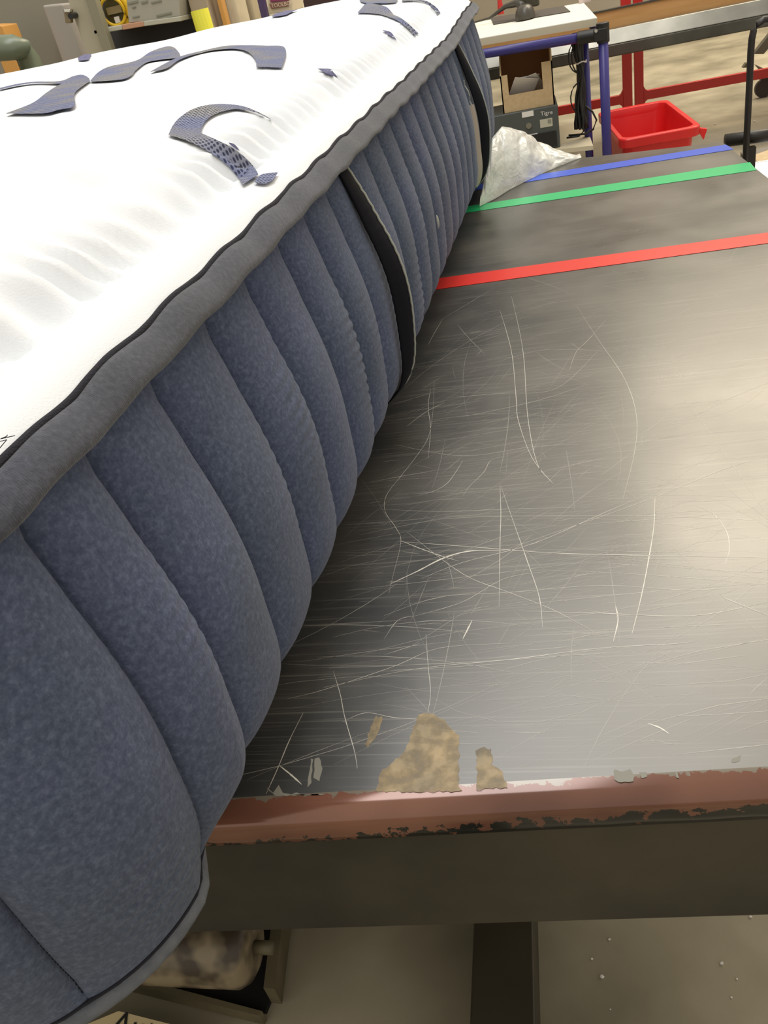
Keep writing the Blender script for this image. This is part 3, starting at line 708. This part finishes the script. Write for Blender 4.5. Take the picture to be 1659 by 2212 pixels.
# black mat on the bench and the handset on it
padz = BZ+.0005
pad = MB().prism([at(1066, 54, z=padz), at(1232, 26, z=padz), at(1218, 14, z=padz), at(1060, 40, z=padz)], (0, 0, .004)).build('desk_mat', mat('grey_brown_rubber', (.06, .052, .045), .5))
tag(pad, 'dark grey-brown rubber mat on the white workbench', 'mat')
c_ = at(1135, 40, z=BZ+.005)
rows = []
for i in range(9):
    a = i/8*math.pi/2; rows.append([Vector((c_.x+.052*math.cos(b*math.pi/8)*math.cos(a)**.6, c_.y+.075*math.sin(b*math.pi/8)*math.cos(a)**.6, BZ+.005+.065*math.sin(a))) for b in range(16)])
ms = empty('handheld_scanner', (c_.x, c_.y, BZ), 'dark rounded handheld scanner resting on the rubber mat', 'scanner')
DG = mat('dark_grey_plastic', (.055, .05, .04), .35)
m = MB(); m.grid(rows, closed=True); m.add(rows[0], [tuple(range(16))]); m.build('head', DG, ms, smooth=True)
MB().tube([c_+Vector((-.01, .05, .05)), c_+Vector((-.03, .12, .07)), c_+Vector((-.10, .20, .06)), c_+Vector((-.19, .24, .02)), c_+Vector((-.3, .28, .01))], [.022, .02, .012, .006, .004], 10).build('cable', DG, ms, smooth=True)
MB().box(c_+Vector((.03, .13, .10)), (.10, .06, .12), rx=.3).build('grip', mat('olive_grey_plastic', (.11, .10, .07), .5), ms, bevel=.01)
tb = at(1080, 8, y=fr.y+1.4)
o = MB().tube([(tb.x, tb.y, BZ+.0), (tb.x, tb.y, 1.02)], [.02, .012], 10).build('marker_cone', RED, bench)
bx2 = at(1268, 5, z=BZ)
o = MB().box((bx2.x-.01, bx2.y+.05, BZ+.012), (.06, .10, .022)).build('pale_pad', mat('pale_pink_paper', (.62, .52, .48), .7)); o.name = 'paper_pad'; tag(o, 'pale paper pad at the right edge of the white workbench', 'paper')
# cables tied to the leg
cb = empty('cable_bundle', (p2.x, p2.y-.05, .45), 'bundle of black cables tied together hanging by the bench leg', 'cable')
m = MB()
for k in range(16):
    x0 = p2.x-.035+rnd.uniform(-.022, .022); y0 = p2.y-.05+rnd.uniform(-.018, .018); pts = []
    for i in range(16):
        z = .87-.42*i/15; sq = .35+abs(z-.70)*4.0; sq = min(sq, 1.3)
        pts.append((p2.x-.022+(x0-p2.x+.022)*sq+.006*math.sin(i*.8+k), p2.y-.045+(y0-p2.y+.045)*sq, z))
    m.tube(pts, .0075, 6)
for k, (w, zz) in enumerate(((.05, .62), (.035, .80), (.05, .80))):
    m.tube([(p2.x-.03-w*math.sin(a*math.pi/9), p2.y-.05, zz+.07*math.cos(a*math.pi/9)-.03) for a in range(10)], .0035, 6)
m.tube([(p2.x-.02, p2.y-.05, .56), (p2.x+.02, p2.y-.06, .52), (p2.x+.038, p2.y-.06, .48), (p2.x+.02, p2.y-.06, .44), (p2.x-.02, p2.y-.06, .425), (p2.x-.1, p2.y-.05, .43)], .005, 6)
m.tube([(p2.x-.02, p2.y-.05, .56), (p2.x-.04, p2.y-.06, .5), (p2.x-.025, p2.y-.06, .44), (p2.x-.05, p2.y-.06, .42), (p2.x-.11, p2.y-.05, .42)], .005, 6)
m.build('cable', BLACKPL, cb, smooth=True)
zt_ = .745
MB().tube([(p2.x-.022+.024*math.cos(a*math.pi/8), p2.y-.045+.024*math.sin(a*math.pi/8), zt_+.004*math.cos(a)) for a in range(16)], .0035, 6, closed=True).build('cable_tie', PAPER, cb)

# grey device with a cardboard dispenser on it, under the bench
gy = fr.y+.08
g0, g1, g2, g3 = at(1062, 250, y=gy), at(1205, 228, y=gy), at(1212, 330, y=gy), at(1070, 345, y=gy)
x0, x1 = g0.x, g1.x; zt_ = (g0.z+g1.z)/2; zb_ = .40
dev = empty('label_printer', ((x0+x1)/2, gy+.15, zb_), 'dark grey boxy device with pale stickers on the shelf under the bench', 'printer')
MB().box(((x0+x1)/2, gy+.15, (zt_+zb_)/2+.0), (x1-x0, .3, zt_-zb_)).build('casing', GREYBOX, dev, bevel=.006)
MB().box(((x0+x1)/2+.01, gy-.004, zb_+.045), (x1-x0-.05, .008, .07)).build('media_slot', BLACKPL, dev)
def sticker(px0, py0, px1, py1, nm, mt, yy=gy-.0015, par=dev):
    a, b = at(px0, py0, y=yy), at(px1, py1, y=yy)
    return MB().box(((a.x+b.x)/2, yy, (a.z+b.z)/2), (abs(b.x-a.x), .0015, max(.006, abs(b.z-a.z)))).build(nm, mt, par)
sticker(1127, 243, 1153, 250, 'sticker', PAPER); sticker(1166, 259, 1194, 272, 'sticker', SHELF); sticker(1140, 291, 1162, 297, 'sticker', PAPER)
a = at(1187, 262, y=gy-.003); MB().box((a.x, gy-.003, a.z), (.016, .001, .018)).build('sticker_mark', INKG, dev)
a = at(1142, 271, y=gy); MB().tube([(a.x, gy-.008, a.z), (a.x, gy, a.z)], .014, 12).build('knob', CHROME, dev)
a = at(1168, 250, y=gy); text('Tigre', 'maker_lettering', PAPER, dev, (a.x, gy-.002, a.z), (1, 0, -.02), (0, 0, 1), .026)
# cardboard dispenser
ty = gy+.02
c0 = at(1087, 240, y=ty); c1 = at(1199, 232, y=ty); ct = at(1195, 112, y=ty); cl = at(1087, 150, y=ty)
X0, X1 = c0.x, c1.x; Z0 = zt_+.001; ZR = ct.z; ZLo = cl.z; dd = .24
cbx = empty('cardboard_dispenser', ((X0+X1)/2, ty+dd/2, Z0), 'open-fronted tan cardboard box of papers on top of the grey device', 'box')
w = X1-X0
MB().prism([(X0, ty, Z0), (X1, ty, Z0), (X1, ty, Z0+.19), (X1-.05, ty, Z0+.19), (X1-.05, ty, Z0+.075), (X0+.035, ty, Z0+.075), (X0+.035, ty, Z0+.165), (X0, ty, Z0+.165)], (0, .006, 0)).build('front_panel', PARTICLE, cbx)
MB().prism([(X1, ty, Z0), (X1, ty+dd, Z0), (X1, ty+dd, Z0+.235), (X1, ty, Z0+.235)], (-.006, 0, 0)).build('side_wall', PARTICLE, cbx)
MB().prism([(X0, ty, Z0), (X0, ty+dd, Z0), (X0, ty+dd, Z0+.235), (X0, ty, Z0+.165)], (.006, 0, 0)).build('side_wall', PARTICLE, cbx)
MB().prism([(X0, ty+dd, Z0), (X1, ty+dd, Z0), (X1, ty+dd, Z0+.26), (X0, ty+dd, Z0+.26)], (0, .006, 0)).build('back_panel', CARDIN, cbx)
MB().box(((X0+X1)/2, ty+dd/2, Z0+.004), (w-.014, dd-.01, .006)).build('base', CARDIN, cbx)
for k in range(3):
    o = MB().box(((X0+X1)/2+(-.025, .02, 0)[k], ty+.07+.03*k, Z0+.075+.012*k), (.12, .15, .002), rz=(.3, -.35, .05)[k], rx=-.9+.2*k, ry=(.25, -.2, 0)[k]).build('paper_slip', PAPER)
    tag(o, ['folded white paper slip leaning left in the cardboard box', 'white paper slip slanting right in the cardboard box', 'white paper slip at the back of the cardboard box'][k], 'paper', 'paper slips in the cardboard box')

# ---------------------------------------------------------------- red bin on the floor
RZ = .40
bl, br, frr, fll = at(1292, 243, z=RZ), at(1440, 213, z=RZ), at(1516, 272, z=RZ), at(1338, 302, z=RZ)
bc = (bl+br+frr+fll)/4
def rrect(c, hx, hy, r, z, rz, n=5):
    out = []
    for qx, qy, a0 in ((1, 1, 0), (-1, 1, 90), (-1, -1, 180), (1, -1, 270)):
        for k in range(n+1):
            a = math.radians(a0+90*k/n); out.append(Vector((qx*(hx-r)+r*math.cos(a), qy*(hy-r)+r*math.sin(a), 0)))
    R_ = Matrix.Rotation(rz, 3, 'Z'); return [Vector((c.x, c.y, z))+R_ @ p for p in out]
hx, hy = ((br-bl).length+(frr-fll).length)/4, ((br-frr).length+(bl-fll).length)/4
brz = math.atan2((frr-fll).y+(br-bl).y, (frr-fll).x+(br-bl).x)
bino = empty('red_bin', (bc.x, bc.y, 0), 'open red plastic bin with a wide rim on the floor behind the table', 'bin')
m = MB(); m.grid([rrect(bc, hx*.72, hy*.78, .05, 0, brz), rrect(bc, hx*.9, hy*.93, .06, RZ-.03, brz), rrect(bc, hx*.87, hy*.90, .055, RZ-.03, brz), rrect(bc, hx*.70, hy*.76, .05, .012, brz)], closed=True)
k_ = rrect(bc, hx*.70, hy*.76, .05, .012, brz); m.add(k_, [tuple(range(len(k_)))]); k_ = rrect(bc, hx*.72, hy*.78, .05, 0, brz); m.add(k_, [tuple(range(len(k_)))])
m.build('body', REDPL, bino, smooth=False)
m = MB(); R2 = [rrect(bc, hx*.905, hy*.935, .06, RZ-.05, brz), rrect(bc, hx*1.0, hy*1.0, .05, RZ-.045, brz), rrect(bc, hx*1.01, hy*1.01, .05, RZ-.006, brz), rrect(bc, hx*.995, hy*.995, .05, RZ, brz), rrect(bc, hx*.88, hy*.91, .05, RZ-.002, brz), rrect(bc, hx*.865, hy*.895, .05, RZ-.02, brz), rrect(bc, hx*.865, hy*.895, .05, RZ-.05, brz)]
m.grid(R2+[R2[0]], closed=True); m.build('rim', REDPL, bino, bevel=.003)
q = Matrix.Rotation(brz, 3, 'Z'); e_ = Vector((bc.x, bc.y, 0))+q @ Vector((hx*1.0, -hy*.9, 0))
MB().prism([(e_.x, e_.y, RZ-.02), (e_.x+.035, e_.y, RZ-.03), (e_.x+.02, e_.y, RZ-.075), (e_.x, e_.y, RZ-.04)], (0, .03, 0)).build('rim_lug', REDPL, bino)

# ---------------------------------------------------------------- red guard frame on the floor further back
GY = 6.4
g_ = empty('guard_frame', (at(1366, 100, y=GY).x, GY, 0), 'red painted steel guard frame of two panels standing behind the steel beam', 'guard')
def post_(pxa, pxb):
    a, b = at(pxa, 110, y=GY), at(pxb, 110, y=GY); return a.x, b.x
xa, xb = post_(1343, 1364); xc, xd = post_(1369, 1389)
rz0 = at(1450, 205, y=GY).z; rz1 = at(1450, 185, y=GY).z
for (a, b, sx, ext_) in ((xa, xb, -1, 1.6), (xc, xd, 1, 1.9)):
    m = MB().box(((a+b)/2, GY, .95), (b-a, .04, 1.9)); m.build('post', RED, g_, bevel=.004)
    e0, e1 = ((a-ext_, a) if sx < 0 else (b, b+ext_))
    zc = (rz0+rz1)/2
    MB().box(((e0+e1)/2, GY, zc), (e1-e0, .038, rz1-rz0)).build('rail', RED, g_, bevel=.003)
    MB().box(((e0+e1)/2, GY, 1.87), (e1-e0, .038, .05)).build('rail', RED, g_, bevel=.003)
    e = e0 if sx < 0 else e1
    MB().box((e, GY, .95), (.07, .04, 1.9)).build('post', RED, g_, bevel=.004)
    gx = a if sx < 0 else b
    for zz, sz in ((zc+.5*(rz1-rz0), 1), (zc-.5*(rz1-rz0), -1)):
        MB().prism([(gx, GY-.018, zz-.004*sz), (gx+sx*.03, GY-.018, zz-.004*sz), (gx+sx*.012, GY-.018, zz+.008*sz), (gx, GY-.018, zz+.03*sz)], (0, .036, 0)).build('gusset', RED, g_)

# steel beam with a plywood board behind it
BYB = 5.6
def zy(px, py): return at(px, py, y=BYB).z
zt1 = (zy(1310, 60)+zy(1659, 6))/2; zm = (zy(1310, 88)+zy(1659, 42))/2; zb1 = (zy(1320, 117)+zy(1659, 65))/2
beam = empty('steel_beam_rail', (.6, BYB, 0), 'long smudged steel box beam crossing behind the bench and red bin', 'beam')
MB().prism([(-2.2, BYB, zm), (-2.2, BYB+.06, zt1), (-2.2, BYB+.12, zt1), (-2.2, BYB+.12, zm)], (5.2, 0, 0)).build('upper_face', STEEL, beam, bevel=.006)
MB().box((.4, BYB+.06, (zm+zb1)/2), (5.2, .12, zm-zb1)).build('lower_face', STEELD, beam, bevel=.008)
for xx in (-2.0, 2.8): MB().box((xx, BYB+.06, zb1/2), (.1, .1, zb1)).build('leg', STEELD, beam)
ply = MB().box((.9, BYB+.155, (zy(1310, 45)+zy(1659, -18))/2-.035), (4.2, .03, .16)).build('plywood_board', WOOD)
tag(ply, 'long orange-brown plywood board standing on edge behind the steel beam', 'board')
tr_ = MB().box((.9, BYB+.155, (zy(1310, 45)+zy(1659, -18))/2+.050), (4.2, .05, .008)).build('board_cap', STEELD, ); tag(tr_, 'thin dark metal cap strip along the top of the plywood board', 'strip')
for xx in (-.9, 2.6): MB().box((xx, BYB+.155, .33), (.06, .02, .66)).build('board_support', STEELD, beam)


# things beyond the board
def panel(name, px, y, depth, m_, label=None, cat=None, parent=None, group=None, bevel=.004):
    P = [at(*q, y=y) for q in px]; o = MB().prism(P, (0, depth, 0)).build(name, m_, parent, bevel=bevel)
    if label: tag(o, label, cat, group)
    return o
def stand(name, px, y, depth, m_, label, cat, bevel=.004):   # lower two corners run down to the floor
    P = [at(*q, y=y) for q in px]; P[2].z = 0; P[3].z = 0; P[2].x = P[1].x; P[3].x = P[0].x
    return tag(MB().prism(P, (0, depth, 0)).build(name, m_, None, bevel=bevel), label, cat)
SHZ = (zy(1310, 45)+zy(1659, -18))/2-.03
shf = empty('parts_shelf', (1.0, BYB+.45, 0), 'shallow steel shelf behind the plywood board carrying coloured parts', 'shelf')
MB().box((1.0, BYB+.44, SHZ-.01), (3.4, .46, .02)).build('shelf_board', STEELD, shf)
for xx in (-.6, 2.6): MB().box((xx, BYB+.44, SHZ/2-.01), (.05, .4, SHZ-.02)).build('leg', STEELD, shf)
def onshelf(name, xa, xb, dy, d, h, m_, label, cat):
    a, b = at(xa, 5, y=BYB+dy).x, at(xb, 0, y=BYB+dy).x
    return tag(MB().box(((a+b)/2, BYB+dy+d/2, SHZ+h/2), (b-a, d, h)).build(name, m_, bevel=.004), label, cat)
onshelf('wooden_block', 1421, 1439, .3, .08, .5, WOOD, 'lighter upright wooden block on the shelf behind the plywood board', 'block')
onshelf('wooden_block', 1441, 1458, .3, .08, .5, mat('tan_wood', (.45, .32, .14), .6), 'darker upright wooden block beside the lighter one on the rear shelf', 'block')
onshelf('purple_box', 1462, 1473, .32, .1, .4, PURP, 'narrow dark purple box between the wooden blocks and red crate', 'box')
onshelf('red_crate', 1476, 1600, .3, .28, .35, REDPL, 'deep red plastic crate glimpsed above the plywood board', 'crate')
onshelf('plum_upright', 1405, 1417, .3, .05, .4, PURP, 'thin plum upright left of the wooden blocks on the rear shelf', 'upright')
# caster stand at the right
cy_ = 6.8
ca = empty('caster_stand', (at(1640, 150, y=cy_).x, cy_, 0), 'grey slanted-leg stand on caster wheels at the right edge', 'stand')
panel('slanted_leg', [(1628, 117), (1650, 117), (1690, 70), (1664, 72)], cy_, .06, mat('grey_green_steel', (.11, .10, .07), .5), parent=ca)
m = MB()
cw = at(1650, 176, y=cy_+.05)
m.tube([(cw.x, cy_+.03, .06), (cw.x, cy_+.07, .06)], .06, 20); m.build('caster_wheel', BLACKM, ca, smooth=False)
panel('caster_fork', [(1632, 140), (1659, 152), (1659, 166), (1640, 150)], cy_, .05, mat('grey_brown_steel', (.16, .14, .10), .5), parent=ca)
panel('foot', [(1604, 147), (1612, 136), (1622, 136), (1618, 146)], cy_+.1, .05, mat('olive_steel', (.12, .11, .07), .5), parent=ca)
# slanted leg and fork need ground contact: upright behind
up_ = at(1700, 60, y=cy_)
MB().box((up_.x, cy_+.05, .5), (.05, .05, 1.0)).build('upright', BLACKM, ca)
MB().box(((up_.x+cw.x)/2, cy_+.05, .13), (abs(up_.x-cw.x)+.05, .05, .03)).build('base_bar', BLACKM, ca)

# black hooped pole just behind the table, with pipe, ledge, kraft board and white sheet beside it
yp = 2.225
def ap_(px, py): return at(px, py, y=yp)
hp = empty('hooped_pole', (ap_(1612, 345).x, yp, 0), 'black steel hooped pole standing behind the right corner of the table', 'pole')
P = [ap_(1609, 365), ap_(1613, 300), ap_(1618, 200), ap_(1622, 110), ap_(1624, 85), ap_(1628, 66), ap_(1637, 51), ap_(1650, 43), ap_(1668, 41), ap_(1690, 50), ap_(1704, 70), ap_(1706, 100), ap_(1700, 300)]
P[0] = Vector((P[1].x-.001, P[1].y, .1)); P[-1] = Vector((P[-2].x, yp, .1))
MB().tube(P, .0078, 12).build('tube', BLACKM, hp, smooth=True)
MB().box((P[1].x+.012, yp+.005, .735), (.02, .02, .07)).build('clamp', BLACKM, hp)
q = at(1566, 304, y=2.25); q2 = at(1680, 289, y=2.25)
hy_ = MB().tube([q, q2+(q2-q)*.4], .0150, 14).build('pipe', BLACKM, hp, smooth=True)
MB().box((P[1].x+.09, yp, .05), (.28, .06, .1)).build('base_block', BLACKM, hp)
zz = .66
ctn = empty('packing_table', (.85, 2.3, 0), 'low packing table just beyond the table edge at right', 'table')
a = [at(1590, 335, z=zz), at(1700, 300, z=zz)]
MB().prism([(.56, 2.275, zz), (1.3, 2.275, zz), (1.3, 2.66, zz), (.60, 2.66, zz)], (0, 0, -.03)).build('tabletop', mat('grey_brown_laminate', (.14, .12, .09), .5), ctn)
for xx, yy in ((.62, 2.33), (1.24, 2.33), (1.24, 2.6), (.65, 2.6)): MB().box((xx, yy, .315), (.05, .05, .63)).build('leg', BLACKM, ctn)
k0 = at(1618, 345, z=zz+.001); k1 = at(1659, 320, z=zz+.001)
o = MB().prism([at(1612, 345, z=zz+.001), at(1640, 354, z=zz+.001), at(1760, 330, z=zz+.001), at(1720, 308, z=zz+.001)], (0, 0, .006)).build('kraft_board', PARTICLE); tag(o, 'tan kraft board lying under the white sheet at the right edge', 'cardboard')
wz = zz+.012
W4 = [at(1622, 352, z=wz), at(1760, 332, z=wz), at(1830, 420, z=wz), at(1670, 420, z=wz)]
sh = empty('perforated_sheet', (W4[0].x+.05, W4[0].y-.1, wz), 'white sheet with a perforated edge lying beside the table at right', 'paper')
MB().prism(W4, (0, 0, .0015)).build('sheet', PAPER if False else mat('bright_white_paper', (.9, .9, .88), .7), sh)
m = MB()
for k in range(14):
    p = W4[0].lerp(W4[1], .03+k*.06)+Vector((.0, -.012, .0016)); m.box(p, (.006, .003, .0006))
m.build('perforation', INKG, sh)['kind'] = 'stuff'

# ---------------------------------------------------------------- background strip behind the mattress, left
stand('grey_cover', [(-120, -60), (132, -60), (150, 100), (-60, 140)], 4.6, .5, GREYG, 'grey-green covered machine cabinet at the far left', 'cabinet', .02)
stand('grey_sack', [(90, 12), (135, 8), (150, 110), (15, 110)], 4.45, .1, SILV, 'grey draped sheet in front of the far left cabinet', 'sheet', .01)
stand('orange_box', [(-30, 56), (4, 56), (12, 100), (-20, 110)], 4.3, .15, ORANGE, 'orange plastic piece at the far left edge', 'box')
P = [at(-60, 112, y=3.4), at(0, 104, y=3.4), at(30, 102, y=3.4), at(48, 108, y=3.42), at(60, 125, y=3.45), at(62, 160, y=3.45)]
P[-1].z = .0; P[-1].x = P[-2].x
hz = MB().tube(P, [.045]*6, 14).build('hose', mat('grey_green_duct', (.16, .19, .13), .3), smooth=True); tag(hz, 'thick grey-green bent duct showing over the mattress at far left', 'duct')
cab = empty('machine_cabinet', (at(160, 50, y=4.2).x, 4.3, 0), 'cream metal cabinet with latch and dark shelf behind the mattress', 'cabinet')
def pn(name, px, y, depth, m_, par, floor=False, bevel=.003):
    P = [at(*q, y=y) for q in px]
    if floor: P[2] = Vector((P[1].x, y, 0)); P[3] = Vector((P[0].x, y, 0))
    return MB().prism(P, (0, depth, 0)).build(name, m_, par, bevel=bevel)
pn('door_post', [(126, -60), (178, -60), (205, 120), (160, 120)], 4.2, .08, CREAM, cab, True)
pn('side_post', [(165, -60), (186, -60), (214, 120), (192, 120)], 4.16, .05, mat('olive_cream_coat', (.27, .25, .17), .5), cab, True)
l_ = pn('latch', [(136, 20), (151, 20), (153, 50), (141, 50)], 4.17, .03, mat('brown_brass', (.25, .19, .11), .4), cab)
pn('latch_plate', [(137, 20), (151, 20), (152, 27), (138, 27)], 4.155, .02, CHROME, l_)
a = at(158, 34, y=4.17); MB().tube([(a.x, 4.14, a.z), (a.x, 4.2, a.z)], .012, 12).build('keyhole', BLACKPL, cab)
pn('dark_bay', [(185, -60), (400, -60), (392, 120), (205, 120)], 4.5, .05, mat('dark_bay', (.035, .032, .035), .6), cab, True)
pn('shelf_edge', [(201, 65), (263, 54), (265, 64), (204, 75)], 4.2, .3, SHELF, cab)
pn('shelf_edge', [(263, 53), (309, 46), (311, 57), (265, 65)], 4.198, .3, SALMON, cab)
pn('shelf_edge', [(309, 46), (390, 35), (391, 46), (311, 57)], 4.2, .3, SHELF, cab)
ga = empty('yellow_ring_gauge', (at(244, 25, y=4.3).x, 4.3, at(244, 48, y=4.3).z), 'round dial with a yellow ring against the dark bay of the cabinet', 'gauge')
a = at(244, 25, y=4.3)
MB().tube([(a.x+.057*math.cos(b*math.pi/14), 4.3-.01*math.sin(b*math.pi/14), a.z+.057*math.sin(b*math.pi/14)) for b in range(28)], .007, 8, closed=True).build('ring', YEL, ga, smooth=True)
MB().tube([(a.x+.066*math.cos(b*math.pi/14), 4.33, a.z+.066*math.sin(b*math.pi/14)) for b in range(-6, 9)], .014, 8).build('strap', YEL, ga, smooth=True)
MB().tube([(a.x, 4.33, a.z), (a.x, 4.5, a.z)], .055, 24).build('dial', mat('olive_dial', (.07, .06, .02), .4), ga)
MB().box((a.x, 4.322, a.z+.005), (.075, .01, .03)).build('dial_bar', mat('tan_dial_bar', (.30, .24, .12), .5), ga)
MB().box((a.x, 4.322, a.z-.035), (.024, .012, .026)).build('dial_window', PAPER, ga)
ctn2 = empty('printed_carton', (at(330, 20, y=4.2).x, 4.25, at(330, 45, y=4.2).z), 'grey-white carton with faint printed lines on the cabinet shelf', 'box')
pn('carton', [(267, -60), (385, -60), (389, 35), (278, 50)], 4.21, .25, mat('grey_white_card', (.40, .38, .31), .7), ctn2)
for k, q in enumerate([((274, 2), (300, 8)), ((303, 0), (321, 8)), ((284, 14), (294, 17)), ((336, 30), (372, 32)), ((285, 35), (302, 37)), ((325, 2), (350, 5))]):
    a, b = at(*q[0], y=4.207), at(*q[1], y=4.207)
    MB().box(((a.x+b.x)/2, 4.207, (a.z+b.z)/2), (b.x-a.x, .003, max(.004, abs(a.z-b.z)*.4))).build('printed_mark', INKG, ctn2)
pn('tape_line', [(300, 46), (388, 32), (388, 35), (301, 49)], 4.205, .004, INKG, ctn2)
stand('beige_column', [(389, -60), (430, -60), (450, 120), (392, 120)], 4.3, .3, mat('beige_paint', (.42, .34, .24), .6), 'beige column between the carton and the sacks', 'column')
cu = panel('yellow_cup', [(414, 24), (436, 19), (446, 60), (424, 66)], 4.0, .06, NEON, None)
cu.name = 'yellow_bin'
P = [at(425, 22, y=4.0), at(436, 60, y=4.0)]
bpy.data.objects.remove(cu)
m = MB(); m.tube([(P[0].x+.02, 4.05, 0), (P[0].x-.005, 4.05, P[0].z)], [.045, .04], 16); o = m.build('yellow_bollard', NEON); tag(o, 'neon yellow round bollard top in front of the beige column', 'bollard')
stand('olive_post', [(430, -60), (447, -60), (470, 100), (450, 100)], 4.5, .1, mat('olive_paint', (.20, .19, .11), .5), 'olive upright right of the neon yellow bollard', 'post')
stand('orange_strap_post', [(452, -60), (462, -60), (480, 100), (468, 100)], 4.35, .06, ORANGE, 'orange upright strip left of the kraft sacks', 'post')
sk = [(463, -60), (492, -60), (512, 100), (478, 100)]
stand('kraft_sack', sk, 4.45, .2, BAGM, 'pale kraft sack, left one of the pair beyond the mattress', 'sack', .02)
stand('kraft_sack', [(490, -60), (528, -60), (545, 100), (508, 100)], 4.7, .2, mat('kraft_sack_dark', (.42, .35, .23), .8), 'darker kraft sack, right one of the pair beyond the mattress', 'sack', .02)
stand('white_board', [(526, -60), (640, -60), (650, 100), (540, 100)], 4.95, .02, mat('white_board_face', (.80, .76, .58), .6), 'white board behind the purple post', 'board')
stand('purple_upright', [(541, -60), (556, -60), (574, 100), (560, 100)], 4.3, .04, PURP, 'dark purple upright in front of the white board', 'post')
sg = empty('product_sign', (at(605, 8, y=4.4).x, 4.4, at(605, 24, y=4.4).z), 'small plum and brown printed sign above the far mattress edge', 'sign')
pn('sign_board', [(576, -60), (628, -60), (632, 24), (580, 30)], 4.4, .25, mat('cream_sign', (.72, .62, .45), .6), sg)
pn('plum_band', [(580, -30), (622, -36), (624, 1), (584, 5)], 4.392, .004, PLUM, sg)
pn('brown_band', [(581, 8), (622, 2), (624, 13), (586, 19)], 4.392, .004, BROWNP, sg)
a = at(587, 17, y=4.39); b = at(622, 11.5, y=4.39)
text('TOOLBOX', 'sign_lettering', mat('sign_cream_ink', (.75, .60, .45), .6), sg, (a.x, 4.390, a.z), (b-a), (0, 0, 1), .022)
MB().box((sg.location.x+.0, 4.5, .6), (.06, .1, 1.19)).build('sign_stem', BLACKM, sg)
stand('dark_machine', [(632, -60), (900, -90), (900, 100), (640, 100)], 6.6, .4, mat('dark_maroon_case', (.06, .03, .03), .5), 'dark maroon machine side beyond the far edge of the mattress', 'machine')

# ---------------------------------------------------------------- under the table front, lower left
c0 = at(550, 2046, z=.15); rc = .056; yc = c0.y; cz = .15
rl = empty('drive_roller', (c0.x-.15, c0.y, 0), 'grimy cream drive roller in a black pit frame under the table front', 'roller')
prof = [(0, 0), (0, rc*.70), (-.006, rc*.88), (-.018, rc), (-.42, rc)]
rows = [[Vector((c0.x+px, yc+r*math.cos(b*math.pi/16), cz+r*math.sin(b*math.pi/16))) for b in range(32)] for px, r in prof]
m = MB(); m.grid(rows, closed=True); m.build('roller', ROLLER, rl, smooth=True)
MB().tube([(c0.x, yc, cz), (c0.x+.03, yc, cz)], .010, 12).build('axle', LEDGE, rl, smooth=True)
MB().tube([(c0.x+.018, yc+.045, cz), (c0.x+.034, yc+.045, cz)], .013, 6).build('nut', LEDGE, rl)
MB().prism([at(q[0], q[1], z=.012) for q in ((300, 2080), (318, 2118), (566, 2183), (573, 2184), (592, 2137), (612, 1930), (400, 1900))], (0, 0, -.010)).build('tray', PIT, rl)
MB().prism([at(q[0], q[1], z=.035) for q in ((180, 2082), (566, 2184), (560, 2194), (175, 2100))], (0, 0, -.03)).build('front_ledge', LEDGE, rl)
MB().prism([at(q[0], q[1], z=.06) for q in ((569, 2134), (592, 2136), (622, 1900), (598, 1900))], (0, 0, -.048)).build('side_bar', LEDGE, rl)
MB().box((c0.x-.41, yc, .09), (.02, .1, .18)).build('end_bracket', PIT, rl)
# cream placard with lettering at the very bottom
za = .10
Q = [at(256, 2184, z=za), at(375, 2214, z=za), at(420, 2330, z=za), at(100, 2330, z=za), at(120, 2240, z=za)]
pc = empty('printed_placard', (Q[0].x, Q[0].y-.05, 0), 'cream placard with black lettering on the floor, lower left under the mattress', 'sign')
MB().prism(Q, (0, 0, -.02)).build('placard', LABELC, pc)
MB().box((Q[0].x, Q[0].y-.06, .04), (.1, .04, .08)).build('spacer', LEDGE, pc)
a, b = at(243, 2212, z=za), at(330, 2232, z=za); ux = (b-a).normalized(); uy = Vector((-ux.y, ux.x, 0))
if uy.y < 0: uy = -uy
text('Auto', 'lettering', INK, pc, a-uy*.012+Vector((0, 0, .0006)), ux, uy, .045)
# crumbs of white foam on the floor
for k, (px, py, s) in enumerate([(1278, 2069, .0022), (1300, 2108, .0035), (1316, 2027, .0022), (1621, 1978, .0026), (1559, 2079, .003), (1592, 2112, .0018), (1580, 2152, .0018), (1318, 2178, .0013), (1545, 268, .008), (1526, 278, .006), (1630, 262, .007)]):
    p = at(px, py, z=.004); vs = []
    m = MB(); n_ = 7
    ring = [[p+Vector((s*math.cos(b*6.283/n_)*math.cos(a*math.pi/6)*rnd.uniform(.7, 1.2), s*.8*math.sin(b*6.283/n_)*math.cos(a*math.pi/6)*rnd.uniform(.7, 1.2), s*.6*math.sin(a*math.pi/6)-.004+s*.6)) for b in range(n_)] for a in range(-2, 3)]
    m.grid(ring, closed=True); m.add(ring[0], [tuple(range(n_))]); m.add(ring[-1], [tuple(range(n_))])
    o = m.build('foam_crumb', PAPER); tag(o, 'tiny white foam crumb on the concrete floor in front of the table' if py > 1900 else 'white foam crumb on the far concrete floor beyond the red bin', 'debris', 'foam crumbs before the table' if py > 1900 else 'foam crumbs beyond the red bin')
